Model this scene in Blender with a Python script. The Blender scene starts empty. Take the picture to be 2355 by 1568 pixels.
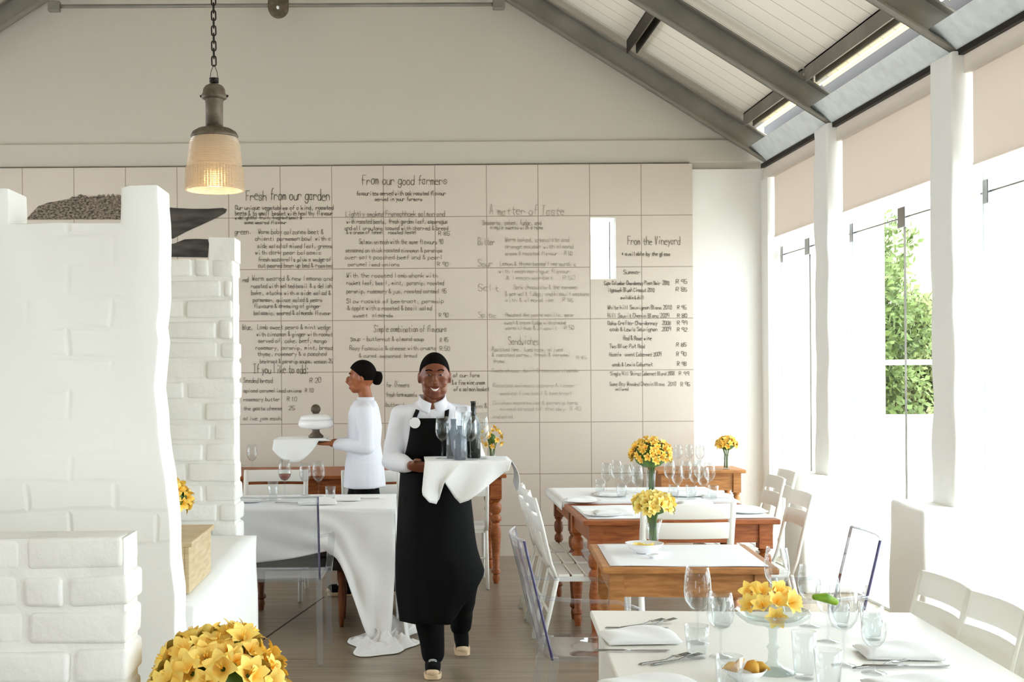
import bpy, bmesh, math, random
from mathutils import Vector, Matrix, noise
random.seed(7)
PI = math.pi
SC = bpy.context.scene
COL = SC.collection

# ---------------------------------------------------------------- camera
F = 2800.0            # focal length in pixels of the 2355-wide frame
U0, V0, HC = 940.0, 850.0, 1.6
ROLL = 0.007
cam_d = bpy.data.cameras.new('camera')
cam = bpy.data.objects.new('camera', cam_d); COL.objects.link(cam)
cam_d.sensor_width = 36; cam_d.lens = F/2355*36
cam_d.shift_x = (1177.5-U0)/2355; cam_d.shift_y = (V0-784)/2355
cam_d.clip_end = 1000; cam_d.clip_start = 0.05
cam.matrix_world = Matrix.Translation((0, 0, HC)) @ Matrix.Rotation(PI/2, 4, 'X') @ Matrix.Rotation(-ROLL, 4, 'Z')
SC.camera = cam

# ---------------------------------------------------------------- world, sun, exposure
W = bpy.data.worlds.new('world'); SC.world = W; W.use_nodes = True
_bg = W.node_tree.nodes['Background']
_bg.inputs[0].default_value = (0.86, 0.93, 1.0, 1); _bg.inputs[1].default_value = 5.9
sun_d = bpy.data.lights.new('sun', 'SUN'); sun = bpy.data.objects.new('sun', sun_d); COL.objects.link(sun)
sun_d.energy = 5.0; sun_d.angle = math.radians(20); sun_d.color = (1, .97, .92)
sun.rotation_euler = Vector((-0.22, 0.18, -1.0)).to_track_quat('-Z', 'Y').to_euler()
SC.view_settings.view_transform = 'Standard'; SC.view_settings.look = 'None'
SC.view_settings.exposure = 0.0; SC.view_settings.gamma = 1.0
SC.view_settings.use_curve_mapping = False
SC.cycles.max_bounces = 10; SC.cycles.transparent_max_bounces = 24
SC.cycles.diffuse_bounces = 6; SC.cycles.transmission_bounces = 8
SC.cycles.caustics_reflective = False; SC.cycles.caustics_refractive = False
SC.cycles.sample_clamp_indirect = 8

def P(u, v, Y):
    """world point on the ray of pixel (u, v) of the 2355x1568 frame at distance Y"""
    du, dv = u-U0, v-V0
    c, s = math.cos(ROLL), math.sin(ROLL)
    a, b = du*c - dv*s, du*s + dv*c
    return Vector((a*Y/F, Y, HC-b*Y/F))
def XU(u, Y): return (u-U0)*Y/F
def ZV(v, Y): return HC-(v-V0)*Y/F

# ---------------------------------------------------------------- materials
def srgb(c):
    return tuple(((x/255)/12.92 if x/255 <= .04045 else ((x/255+.055)/1.055)**2.4) for x in c)
MATS = {}
def mat(name, col, rough=.6, metal=0, spec=.5, noise_amt=0, nscale=8, bump=0, bscale=30, emit=0, sheen=0, trans=0, ior=1.45, stretch=None, col2=None, subsurf=0):
    if name in MATS: return MATS[name]
    m = bpy.data.materials.new(name); m.use_nodes = True; MATS[name] = m
    nt = m.node_tree; N = nt.nodes; L = nt.links; b = N['Principled BSDF']
    c = srgb(col) if max(col) > 1 else col
    b.inputs['Base Color'].default_value = (*c, 1); b.inputs['Roughness'].default_value = rough
    b.inputs['Metallic'].default_value = metal; b.inputs['Specular IOR Level'].default_value = spec
    b.inputs['Transmission Weight'].default_value = trans; b.inputs['IOR'].default_value = ior
    if sheen: b.inputs['Sheen Weight'].default_value = sheen
    if subsurf:
        b.inputs['Subsurface Weight'].default_value = subsurf; b.inputs['Subsurface Scale'].default_value = .01
    if emit:
        b.inputs['Emission Color'].default_value = (*c, 1); b.inputs['Emission Strength'].default_value = emit
    tc = N.new('ShaderNodeTexCoord'); mp = N.new('ShaderNodeMapping'); L.new(tc.outputs['Object'], mp.inputs[0])
    if stretch: mp.inputs['Scale'].default_value = stretch
    if noise_amt or col2:
        n = N.new('ShaderNodeTexNoise'); n.inputs['Scale'].default_value = nscale; n.inputs['Detail'].default_value = 6
        L.new(mp.outputs[0], n.inputs[0])
        mx = N.new('ShaderNodeMix'); mx.data_type = 'RGBA'
        c2 = srgb(col2) if col2 else tuple(x*(1-noise_amt) for x in c)
        mx.inputs[6].default_value = (*c, 1); mx.inputs[7].default_value = (*c2, 1)
        rp = N.new('ShaderNodeMapRange'); rp.inputs[1].default_value = .35; rp.inputs[2].default_value = .65
        L.new(n.outputs[0], rp.inputs[0]); L.new(rp.outputs[0], mx.inputs[0]); L.new(mx.outputs[2], b.inputs['Base Color'])
    if bump:
        n2 = N.new('ShaderNodeTexNoise'); n2.inputs['Scale'].default_value = bscale; n2.inputs['Detail'].default_value = 5
        L.new(mp.outputs[0], n2.inputs[0])
        bp = N.new('ShaderNodeBump'); bp.inputs['Strength'].default_value = bump; bp.inputs['Distance'].default_value = .01
        L.new(n2.outputs[0], bp.inputs['Height']); L.new(bp.outputs[0], b.inputs['Normal'])
    return m

def nodes_of(m): return m.node_tree.nodes, m.node_tree.links, m.node_tree.nodes['Principled BSDF']
def mth(N, L, op, a, b=None, c=None):
    n = N.new('ShaderNodeMath'); n.operation = op
    for i, x in enumerate((a, b, c)):
        if x is None: continue
        if isinstance(x, (int, float)): n.inputs[i].default_value = x
        else: L.new(x, n.inputs[i])
    return n.outputs[0]
def clear_mat(name, tint=(1, 1, 1), refl=.9, edge=.5, haze=0, rough=.02):
    """thin clear sheet or vessel wall: see-through with a Fresnel reflection"""
    if name in MATS: return MATS[name]
    m = bpy.data.materials.new(name); m.use_nodes = True; MATS[name] = m
    nt = m.node_tree; N = nt.nodes; L = nt.links
    for n in list(N): N.remove(n)
    out = N.new('ShaderNodeOutputMaterial'); tr = N.new('ShaderNodeBsdfTransparent'); gl = N.new('ShaderNodeBsdfGlossy')
    lw = N.new('ShaderNodeLayerWeight'); lw.inputs['Blend'].default_value = .5
    pw = mth(N, L, 'POWER', lw.outputs['Facing'], 1.2/max(edge, .05))
    gm = N.new('ShaderNodeNewGeometry'); fr = mth(N, L, 'SUBTRACT', 1, gm.outputs['Backfacing'])
    mr = N.new('ShaderNodeMapRange'); mr.inputs[3].default_value = .04; mr.inputs[4].default_value = refl
    L.new(pw, mr.inputs[0]); fac = mth(N, L, 'MULTIPLY', mr.outputs[0], fr)
    mix = N.new('ShaderNodeMixShader')
    tr.inputs[0].default_value = (*tint, 1); gl.inputs['Roughness'].default_value = rough
    L.new(fac, mix.inputs[0])
    L.new(tr.outputs[0], mix.inputs[1]); L.new(gl.outputs[0], mix.inputs[2])
    last = mix
    if haze:
        d = N.new('ShaderNodeBsdfDiffuse'); d.inputs[0].default_value = (.85, .87, .9, 1)
        m2 = N.new('ShaderNodeMixShader'); m2.inputs[0].default_value = haze
        L.new(mix.outputs[0], m2.inputs[1]); L.new(d.outputs[0], m2.inputs[2]); last = m2
    L.new(last.outputs[0], out.inputs[0])
    return m

def groove(N, L, coord, period, offset, width):
    """1 inside a thin line repeated along coord"""
    t = mth(N, L, 'SUBTRACT', coord, offset)
    t = mth(N, L, 'DIVIDE', t, period); t = mth(N, L, 'FRACT', t)
    t = mth(N, L, 'SUBTRACT', t, .5); t = mth(N, L, 'ABSOLUTE', t)
    return mth(N, L, 'GREATER_THAN', t, .5-width/period/2)
def add_lines(m, col, masks, strength=1.0):
    N, L, b = nodes_of(m)
    tc = N.new('ShaderNodeTexCoord'); sx = N.new('ShaderNodeSeparateXYZ'); L.new(tc.outputs['Object'], sx.inputs[0])
    tot = None
    for ax, per, off, wd, st in masks:
        g = groove(N, L, sx.outputs[ax], per, off, wd); g = mth(N, L, 'MULTIPLY', g, st)
        tot = g if tot is None else mth(N, L, 'MAXIMUM', tot, g)
    mx = N.new('ShaderNodeMix'); mx.data_type = 'RGBA'; L.new(tot, mx.inputs[0])
    inp = b.inputs['Base Color']
    if inp.is_linked: L.new(inp.links[0].from_socket, mx.inputs[6])
    else: mx.inputs[6].default_value = inp.default_value
    mx.inputs[7].default_value = (*srgb(col), 1); L.new(mx.outputs[2], inp)

plaster = mat('white plaster', (234, 232, 226), .85, bump=.25, bscale=14)
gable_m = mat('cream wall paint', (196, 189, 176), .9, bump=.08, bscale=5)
paint_w = mat('white limewash', (242, 242, 238), .75, bump=.35, bscale=9)
brick_w = mat('whitewashed brick', (240, 239, 234), .7, bump=.6, bscale=22, noise_amt=.06, nscale=6)
tile_m = mat('glazed cream tile', (208, 196, 182), .22, spec=.45, noise_amt=.05, nscale=1.5)
add_lines(tile_m, (128, 112, 96), [(0, .4413, .2344, .007, .75), (2, .4413, 3.349, .007, .75)])
ceil_m = mat('white ceiling board', (248, 241, 228), .55)
add_lines(ceil_m, (176, 168, 152), [(1, .2, .05, .008, .9)])
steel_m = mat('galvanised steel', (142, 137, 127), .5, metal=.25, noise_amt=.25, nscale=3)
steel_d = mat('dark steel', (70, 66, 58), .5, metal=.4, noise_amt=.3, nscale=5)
galv = mat('bright galvanised steel', (230, 238, 240), .4, metal=.15, noise_amt=.12, nscale=12)
blind_m = mat('blind fabric', (232, 223, 212), .9)
_N, _L, _b = nodes_of(blind_m); _t = _N.new('ShaderNodeBsdfTranslucent'); _t.inputs[0].default_value = (*srgb((238, 228, 220)), 1)
_m = _N.new('ShaderNodeMixShader'); _m.inputs[0].default_value = .24; _L.new(_b.outputs[0], _m.inputs[1]); _L.new(_t.outputs[0], _m.inputs[2])
_L.new(_m.outputs[0], _N['Material Output'].inputs[0])
# paint thick over old brickwork: the courses only just read through
worn_m = mat('thick limewash over brick', (240, 239, 235), .75)
_N, _L, _b = nodes_of(worn_m); _tc = _N.new('ShaderNodeTexCoord'); _sx = _N.new('ShaderNodeSeparateXYZ'); _cx = _N.new('ShaderNodeCombineXYZ')
_nz = _N.new('ShaderNodeTexNoise'); _nz.inputs['Scale'].default_value = 5; _va = _N.new('ShaderNodeVectorMath'); _va.operation = 'SCALE'; _va.inputs[3].default_value = .05
_ad = _N.new('ShaderNodeVectorMath'); _ad.operation = 'ADD'; _L.new(_tc.outputs['Object'], _nz.inputs[0]); _L.new(_nz.outputs[1], _va.inputs[0])
_L.new(_tc.outputs['Object'], _ad.inputs[0]); _L.new(_va.outputs[0], _ad.inputs[1]); _L.new(_ad.outputs[0], _sx.inputs[0])
_L.new(_sx.outputs[0], _cx.inputs[0]); _L.new(_sx.outputs[2], _cx.inputs[1])
_bk = _N.new('ShaderNodeTexBrick'); _bk.inputs['Scale'].default_value = 1; _bk.inputs['Brick Width'].default_value = .23; _bk.inputs['Row Height'].default_value = .083
_bk.inputs['Mortar Size'].default_value = .012; _bk.inputs['Mortar Smooth'].default_value = 1; _L.new(_cx.outputs[0], _bk.inputs[0])
_n2 = _N.new('ShaderNodeTexNoise'); _n2.inputs['Scale'].default_value = 2.2; _L.new(_tc.outputs['Object'], _n2.inputs[0])
_mr = _N.new('ShaderNodeMapRange'); _mr.inputs[1].default_value = .48; _mr.inputs[2].default_value = .62; _L.new(_n2.outputs[0], _mr.inputs[0])
_mm = mth(_N, _L, 'MULTIPLY', _bk.outputs['Fac'], _mr.outputs[0]); _n3 = _N.new('ShaderNodeTexNoise'); _n3.inputs['Scale'].default_value = 14; _n3.inputs['Detail'].default_value = 5
_L.new(_tc.outputs['Object'], _n3.inputs[0]); _hh = mth(_N, _L, 'SUBTRACT', mth(_N, _L, 'MULTIPLY', _n3.outputs[0], .5), _mm)
_bp = _N.new('ShaderNodeBump'); _bp.inputs['Strength'].default_value = .45; _bp.inputs['Distance'].default_value = .008; _L.new(_hh, _bp.inputs['Height']); _L.new(_bp.outputs[0], _b.inputs['Normal'])
wood_o = mat('orange pine', (172, 98, 46), .42, col2=(134, 68, 28), nscale=5, stretch=(2, 14, 14), bump=.1, bscale=20)
wood_p = mat('light pine', (190, 132, 74), .45, col2=(158, 102, 52), nscale=5, stretch=(2, 14, 14), bump=.1, bscale=20)
wood_l = mat('dark turned pine', (138, 78, 38), .42, col2=(100, 52, 24), nscale=6, stretch=(14, 14, 2))
wood_c = mat('pale crate wood', (214, 196, 160), .6, col2=(196, 172, 132), nscale=5, stretch=(2, 2, 14))
cloth_m = mat('white linen', (238, 238, 237), .9, sheen=.2, bump=.15, bscale=60)
paper_m = mat('white paper', (240, 241, 243), .7)
white_pt = mat('white painted wood', (236, 234, 227), .35)
cream_mt = mat('cream enamelled metal', (240, 239, 232), .4)
china = mat('white china', (240, 240, 240), .15)
cut_m = mat('cutlery steel', (150, 150, 148), .18, metal=1)
black_c = mat('black cotton', (9, 9, 9), .9, spec=.2)
black_v = mat('black vinyl', (30, 30, 30), .5)
shirt_m = mat('white shirt cotton', (226, 228, 236), .85, bump=.5, bscale=7)
skin_a = mat('dark brown skin', (122, 68, 44), .42, noise_amt=.12, nscale=12, subsurf=.1)
skin_b = mat('brown skin', (158, 92, 56), .45, noise_amt=.1, nscale=12, subsurf=.1)
hair_m = mat('black hair', (15, 12, 10), .95, spec=.1, bump=.6, bscale=120)
teeth_m = mat('teeth', (240, 236, 226), .25)
eye_w = mat('eye white', (170, 150, 136), .25)
eye_d = mat('dark iris', (24, 14, 10), .15)
lip_m = mat('lips', (120, 60, 48), .4)
green_s = mat('green stem', (92, 124, 44), .5, col2=(60, 92, 30), nscale=20)
green_b = mat('bright green bud', (140, 172, 40), .45, col2=(100, 140, 26), nscale=30)
lemon_m = mat('lemon wedge', (226, 178, 78), .4, col2=(206, 148, 50), nscale=30)
wine_m = mat('rose wine', (150, 80, 66), .1, trans=.4)
bottle_m = mat('dark green glass', (18, 26, 20), .08, spec=.8)
rubber = mat('shoe rubber', (222, 196, 160), .6)
glass_m = clear_mat('drinking glass', (.96, .97, .97), .95, .5)
tumb_m = clear_mat('ribbed tumbler glass', (.96, .97, .97), .95, .5, haze=.03)
pane_m = clear_mat('window glass', (.97, .99, .985), .35, .1)
acryl = clear_mat('clear acrylic', (.91, .92, .94), .8, .35, haze=.05)
acryl_e = mat('violet acrylic edge', (66, 60, 104), .15, spec=.8)
pewter = mat('weathered pewter', (112, 100, 86), .55, metal=.5, col2=(84, 72, 60), nscale=25)
iron = mat('black iron', (34, 28, 24), .5, metal=.5)
ink_m = mat('menu ink', (118, 106, 94), .8)
ink2_m = mat('glare-paled menu ink', (164, 153, 138), .8)  # menu ink with the glare of the glaze painted in as a paler tone
terr_m = mat('pale terrace', (236, 234, 228), .8)
foliage = mat('tree leaves', (106, 124, 62), .7, col2=(88, 108, 50), nscale=1.2)
foliage2 = mat('olive leaves', (138, 146, 92), .7, col2=(108, 122, 66), nscale=1.5)
bark = mat('bark', (120, 100, 80), .9)
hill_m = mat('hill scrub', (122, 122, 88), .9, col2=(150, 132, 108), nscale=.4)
far_m = mat('distant hill', (84, 92, 100), .9, noise_amt=.3, nscale=.05)  # blue-grey of the distance haze is put into the hill colour

# floor: polished planks running across the room
floor_m = mat('polished plank floor', (156, 142, 122), .3, spec=.5, col2=(130, 117, 99), nscale=3, stretch=(.6, 9, 1))
add_lines(floor_m, (96, 82, 66), [(1, .14, 0, .004, .45), (1, 1.12, .02, .01, .9)])

# petals: yellow with an orange throat
def petal_material(name, ca, cb):
    m = mat(name, ca, .55, subsurf=.15); N, L, b = nodes_of(m)
    tc = N.new('ShaderNodeTexCoord'); g = N.new('ShaderNodeVectorMath'); g.operation = 'LENGTH'
    L.new(tc.outputs['Object'], g.inputs[0])
    mr = N.new('ShaderNodeMapRange'); mr.inputs[1].default_value = .002; mr.inputs[2].default_value = .024
    L.new(g.outputs['Value'], mr.inputs[0])
    mx = N.new('ShaderNodeMix'); mx.data_type = 'RGBA'
    mx.inputs[6].default_value = (*srgb(cb), 1); mx.inputs[7].default_value = (*srgb(ca), 1)
    L.new(mr.outputs[0], mx.inputs[0])
    oi = N.new('ShaderNodeObjectInfo'); hs = N.new('ShaderNodeHueSaturation')
    hs.inputs['Saturation'].default_value = 1
    r2 = N.new('ShaderNodeMapRange'); r2.inputs[3].default_value = .86; r2.inputs[4].default_value = 1.1
    L.new(oi.outputs['Random'], r2.inputs[0]); L.new(r2.outputs[0], hs.inputs['Value'])
    L.new(mx.outputs[2], hs.inputs['Color']); L.new(hs.outputs[0], b.inputs['Base Color'])
    return m
petal_m = petal_material('yellow petal', (255, 222, 118), (248, 184, 36))
petal_l = petal_material('pale yellow petal', (255, 234, 142), (250, 208, 70))

# ribbed lamp glass
lampglass = mat('ribbed lamp glass', (240, 224, 200), .22, trans=.7)
N_, L_, b_ = nodes_of(lampglass)
b_.inputs['Emission Color'].default_value = (1, .72, .42, 1); b_.inputs['Emission Strength'].default_value = .06
bulb_m = mat('lit bulb', (255, 214, 140), .5, emit=9)
tube_m = mat('warm tube light', (250, 222, 120), .5, emit=4)

# ---------------------------------------------------------------- mesh builder
class MB:
    def __init__(s): s.v = []; s.f = []
    def add(s, vs, fs):
        o = len(s.v); s.v += [tuple(x) for x in vs]; s.f += [tuple(i+o for i in f) for f in fs]
    def box(s, x0, x1, y0, y1, z0, z1):
        s.add([(x0,y0,z0),(x1,y0,z0),(x1,y1,z0),(x0,y1,z0),(x0,y0,z1),(x1,y0,z1),(x1,y1,z1),(x0,y1,z1)],
              [(0,3,2,1),(4,5,6,7),(0,1,5,4),(1,2,6,5),(2,3,7,6),(3,0,4,7)])
        return s
    def obox(s, c, ax, ay, az):
        """box from centre and three half-axis vectors"""
        c = Vector(c); ax, ay, az = Vector(ax), Vector(ay), Vector(az)
        vs = [c+sx*ax+sy*ay+sz*az for sz in (-1,1) for sx, sy in ((-1,-1),(1,-1),(1,1),(-1,1))]
        s.add(vs, [(0,3,2,1),(4,5,6,7),(0,1,5,4),(1,2,6,5),(2,3,7,6),(3,0,4,7)]); return s
    def bar(s, a, b, w, d, side=None):
        """rectangular bar from a to b; w across 'side', d the other way"""
        a, b = Vector(a), Vector(b); t = (b-a).normalized()
        sd = Vector(side) if side else (Vector((1,0,0)) if abs(t.x) < .9 else Vector((0,1,0)))
        sd = (sd-t*sd.dot(t)).normalized(); o = t.cross(sd)
        s.obox((a+b)/2, sd*w/2, o*d/2, (b-a)/2); return s
    def loft(s, rings, close=True, caps=True):
        n = len(rings[0]); vs = [p for r in rings for p in r]; fs = []
        for i in range(len(rings)-1):
            for j in range(n if close else n-1):
                k = (j+1) % n; fs.append((i*n+j, i*n+k, (i+1)*n+k, (i+1)*n+j))
        if caps and close:
            fs.append(tuple(reversed(range(n)))); fs.append(tuple((len(rings)-1)*n+j for j in range(n)))
        s.add(vs, fs); return s
    def lathe(s, prof, c=(0,0,0), n=24, caps=True):
        c = Vector(c)
        rings = [[c+Vector((r*math.cos(2*PI*j/n), r*math.sin(2*PI*j/n), z)) for j in range(n)] for r, z in prof]
        return s.loft(rings, True, caps)
    def tube(s, pts, r, n=8, flat=None, caps=True):
        pts = [Vector(p) for p in pts]; rr = r if isinstance(r, (list, tuple)) else [r]*len(pts)
        rings = []; up = None
        for i, p in enumerate(pts):
            t = (pts[min(i+1, len(pts)-1)]-pts[max(i-1, 0)])
            t = t.normalized() if t.length > 1e-9 else Vector((0,0,1))
            if up is None: up = Vector((1,0,0)) if abs(t.x) < .8 else Vector((0,1,0))
            up = (up-t*up.dot(t)); up = up.normalized() if up.length > 1e-6 else t.orthogonal().normalized()
            o = t.cross(up)
            ra = rr[i]; rb = ra*(flat or 1)
            rings.append([p+up*ra*math.cos(2*PI*j/n)+o*rb*math.sin(2*PI*j/n) for j in range(n)])
        return s.loft(rings, True, caps)
    def limb(s, pts, rad, n=14):
        """tapered limb with round ends"""
        pts = [Vector(p) for p in pts]; a, b = pts[0], pts[-1]
        ta = (pts[0]-pts[1]).normalized(); tb = (pts[-1]-pts[-2]).normalized()
        P2 = []; R2 = []
        for k in range(3, 0, -1):
            q = k/3.2; P2.append(a+ta*rad[0]*q); R2.append(rad[0]*math.sqrt(1-q*q))
        # smooth the inner path
        m = len(pts)
        for i in range(m-1):
            for q in range(5):
                t = q/5; p0 = pts[max(i-1,0)]; p1 = pts[i]; p2 = pts[i+1]; p3 = pts[min(i+2,m-1)]
                P2.append(.5*((2*p1)+(p2-p0)*t*.6+(-p2*0)) if False else p1.lerp(p2, t)); R2.append(rad[i]*(1-t)+rad[i+1]*t)
        P2.append(b); R2.append(rad[-1])
        for k in (1, 2, 3):
            q = k/3.2; P2.append(b+tb*rad[-1]*q); R2.append(rad[-1]*math.sqrt(1-q*q))
        return s.tube(P2, R2, n)
    def ell(s, c, r, n=16, m=10, rot=None):
        c = Vector(c); vs = []; fs = []
        R = rot or Matrix.Identity(3)
        for i in range(1, m):
            th = PI*i/m
            for j in range(n):
                ph = 2*PI*j/n
                vs.append(c+R@Vector((r[0]*math.sin(th)*math.cos(ph), r[1]*math.sin(th)*math.sin(ph), r[2]*math.cos(th))))
        vs.append(c+R@Vector((0,0,r[2]))); vs.append(c-R@Vector((0,0,r[2])))
        for i in range(m-2):
            for j in range(n):
                k = (j+1) % n; fs.append((i*n+j, (i+1)*n+j, (i+1)*n+k, i*n+k))
        t, b = len(vs)-2, len(vs)-1
        for j in range(n):
            k = (j+1) % n; fs.append((t, j, k)); fs.append((b, (m-2)*n+k, (m-2)*n+j))
        s.add(vs, fs); return s
    def grid(s, fn, nu, nv):
        vs = [fn(i/nu, j/nv) for j in range(nv+1) for i in range(nu+1)]
        fs = [(j*(nu+1)+i, j*(nu+1)+i+1, (j+1)*(nu+1)+i+1, (j+1)*(nu+1)+i) for j in range(nv) for i in range(nu)]
        s.add(vs, fs); return s
    def prism(s, outline, axis, a, b):
        """polygon outline extruded along axis ('x','y','z') from a to b"""
        def mk(p, t):
            return {'y': (p[0], t, p[1]), 'x': (t, p[0], p[1]), 'z': (p[0], p[1], t)}[axis]
        n = len(outline); vs = [mk(p, a) for p in outline]+[mk(p, b) for p in outline]
        fs = [tuple(range(n)), tuple(reversed(range(n, 2*n)))]+[(i, i+n, (i+1) % n+n, (i+1) % n) for i in range(n)]
        s.add(vs, fs); return s
    def mesh(s, name, m, smooth):
        me = bpy.data.meshes.new(name); me.from_pydata(s.v, [], s.f); me.update()
        bm = bmesh.new(); bm.from_mesh(me); bmesh.ops.recalc_face_normals(bm, faces=bm.faces); bm.to_mesh(me); bm.free()
        if m: me.materials.append(m)
        if smooth:
            for p in me.polygons: p.use_smooth = True
        return me
    def build(s, name, m, parent=None, smooth=False, bevel=0, seg=2, solid=0, sub=0, auto=False):
        o = bpy.data.objects.new(name, s.mesh(name, m, smooth)); COL.objects.link(o)
        if parent: o.parent = parent
        if solid:
            md = o.modifiers.new('solid', 'SOLIDIFY'); md.thickness = solid; md.offset = 0
        if bevel:
            md = o.modifiers.new('bevel', 'BEVEL'); md.width = bevel; md.segments = seg; md.limit_method = 'ANGLE'; md.angle_limit = math.radians(35)
        if sub:
            md = o.modifiers.new('sub', 'SUBSURF'); md.levels = sub; md.render_levels = sub
        return o
    def remesh(s, name, m, parent=None, voxel=.008, smooth_it=4):
        o = bpy.data.objects.new(name, s.mesh(name, m, True)); COL.objects.link(o)
        md = o.modifiers.new('r', 'REMESH'); md.mode = 'VOXEL'; md.voxel_size = voxel; md.use_smooth_shade = True
        md = o.modifiers.new('s', 'SMOOTH'); md.iterations = smooth_it; md.factor = .5
        dg = bpy.context.evaluated_depsgraph_get(); dg.update()
        me = bpy.data.meshes.new_from_object(o.evaluated_get(dg)); o.modifiers.clear(); o.data = me
        if m and not me.materials: me.materials.append(m)
        for p in me.polygons: p.use_smooth = True
        if parent: o.parent = parent
        return o

def tag(o, label=None, cat=None, group=None, kind=None):
    if label: o['label'] = label
    if cat: o['category'] = cat
    if group: o['group'] = group
    if kind: o['kind'] = kind
    return o
def thing(name, label, cat, loc=(0,0,0), rot=0, group=None):
    o = bpy.data.objects.new(name, None); COL.objects.link(o); o.empty_display_size = .1
    o.location = loc; o.rotation_euler = (0, 0, rot)
    return tag(o, label, cat, group)
CH = {}
def kids(o): return [c for c in COL.objects if c.parent == o]
def dup(root, loc, rot=None, label=None, group=None, scale=None):
    def cp(o, par):
        c = o.copy(); COL.objects.link(c); c.parent = par
        for k in kids(o): cp(k, c)
        return c
    r = cp(root, None); r.location = loc
    if rot is not None: r.rotation_euler = (0, 0, rot)
    if scale is not None: r.scale = (scale,)*3
    if label: r['label'] = label
    if group: r['group'] = group
    elif 'group' in r.keys() and label and group == '': del r['group']
    return r
PROTO = {}
def place(key, maker, loc, rot, label, group=None, scale=None):
    """the first call builds the thing and puts it here; later calls copy it"""
    if key not in PROTO:
        o = maker(); PROTO[key] = o
        o.location = loc; o.rotation_euler = (0, 0, rot); o['label'] = label
        if group: o['group'] = group
        if scale: o.scale = (scale,)*3
        return o
    return dup(PROTO[key], loc, rot, label, group, scale or 1)
def struct(mb, name, m, parent=None, **k):
    o = mb.build(name, m, parent, **k)
    if not parent: o['kind'] = 'structure'
    return o
# ================================================================ the room
YB = 10.42; XR = 3.03; XL = -5.27; XG = 3.12; XRIDGE = -1.12
RS = .633
def roofz(x): return 3.335+RS*((XR-x) if x > XRIDGE else (x-XL))
YN = -2.5
struct(MB().box(XL-.3, 3.35, YN, 10.9, -.1, 0), 'floor', floor_m)
# back wall with a slot window cut through it
sx0, sx1, sz0, sz1 = XU(1360, YB), XU(1418, YB), ZV(645, YB), ZV(503, YB)
wb = MB()
YW = YB+.36
wb.box(XL-.3, sx0, YB+.02, YW, 0, 3.3); wb.box(sx1, 3.25, YB+.02, YW, 0, 3.3)
wb.box(sx0, sx1, YB+.02, YW, 0, sz0); wb.box(sx0, sx1, YB+.02, YW, sz1, 3.3)
wall_back = struct(wb, 'wall_back', plaster)
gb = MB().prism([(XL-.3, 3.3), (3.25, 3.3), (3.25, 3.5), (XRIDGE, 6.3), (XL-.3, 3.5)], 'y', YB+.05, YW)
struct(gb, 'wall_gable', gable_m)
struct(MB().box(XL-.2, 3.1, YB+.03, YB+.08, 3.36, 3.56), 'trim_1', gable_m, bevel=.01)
# tile cladding, in pieces around the slot
tw = MB(); tx0, tx1, tz1 = XL, XU(1595, YB), 3.349
for b in ((tx0, sx0, 0, tz1), (sx1, tx1, 0, tz1), (sx0, sx1, 0, sz0), (sx0, sx1, sz1, tz1)):
    tw.box(b[0], b[1], YB, YB+.03, b[2], b[3])
struct(tw, 'wall_tiles', tile_m)
# slot window pane and frame
wn = struct(MB().box(sx0-.02, sx0, YW-.07, YW-.02, sz0, sz1).box(sx1, sx1+.02, YW-.07, YW-.02, sz0, sz1), 'window_1', white_pt)
struct(MB().box(sx0, sx1, YW-.05, YW-.045, sz0, sz1), 'pane', pane_m, wn)
# ceiling: two slopes of boards
def slope(x0, x1, t, dz, m, name):
    mb = MB(); a, b = roofz(x0)+dz, roofz(x1)+dz
    mb.prism([(x0, a), (x1, b), (x1, b+t), (x0, a+t)], 'y', YN, YW); return struct(mb, name, m)
ce = slope(XRIDGE, 3.0, .08, .30, ceil_m, 'ceiling')
ce2 = slope(XL-.4, XRIDGE, .08, .30, ceil_m, 'ceiling_west')
struct(MB().prism([(3.16, 3.36), (3.35, 3.36), (3.35, 3.75), (3.16, 3.75)], 'y', YN, YW), 'trim_2', iron)
# unseen wall behind the viewer, added to weaken light from behind; wide doorway
wf = MB().box(XL-.3, -3.6, YN, YN+.2, 0, 3.4).box(-1.6, 3.25, YN, YN+.2, 0, 3.4).box(-3.6, -1.6, YN, YN+.2, 2.3, 3.4)
wf.prism([(XL-.3, 3.4), (3.25, 3.4), (XRIDGE, 6.3)], 'y', YN, YN+.2)
struct(wf, 'wall_front', plaster)
# left wall, unseen: windows along the far part, near part closed to cut light
wl = MB(); wl.box(XL-.25, XL, YN, YW, 0, .8); wl.box(XL-.25, XL, YN, YW, 2.7, 3.75); wl.box(XL-.25, XL, YN, 4.4, .8, 2.7)
for y in (4.4, 6.6, 8.8, 10.4): wl.box(XL-.25, XL, y, y+.35, .8, 2.7)
struct(wl, 'wall_left', plaster)
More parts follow.
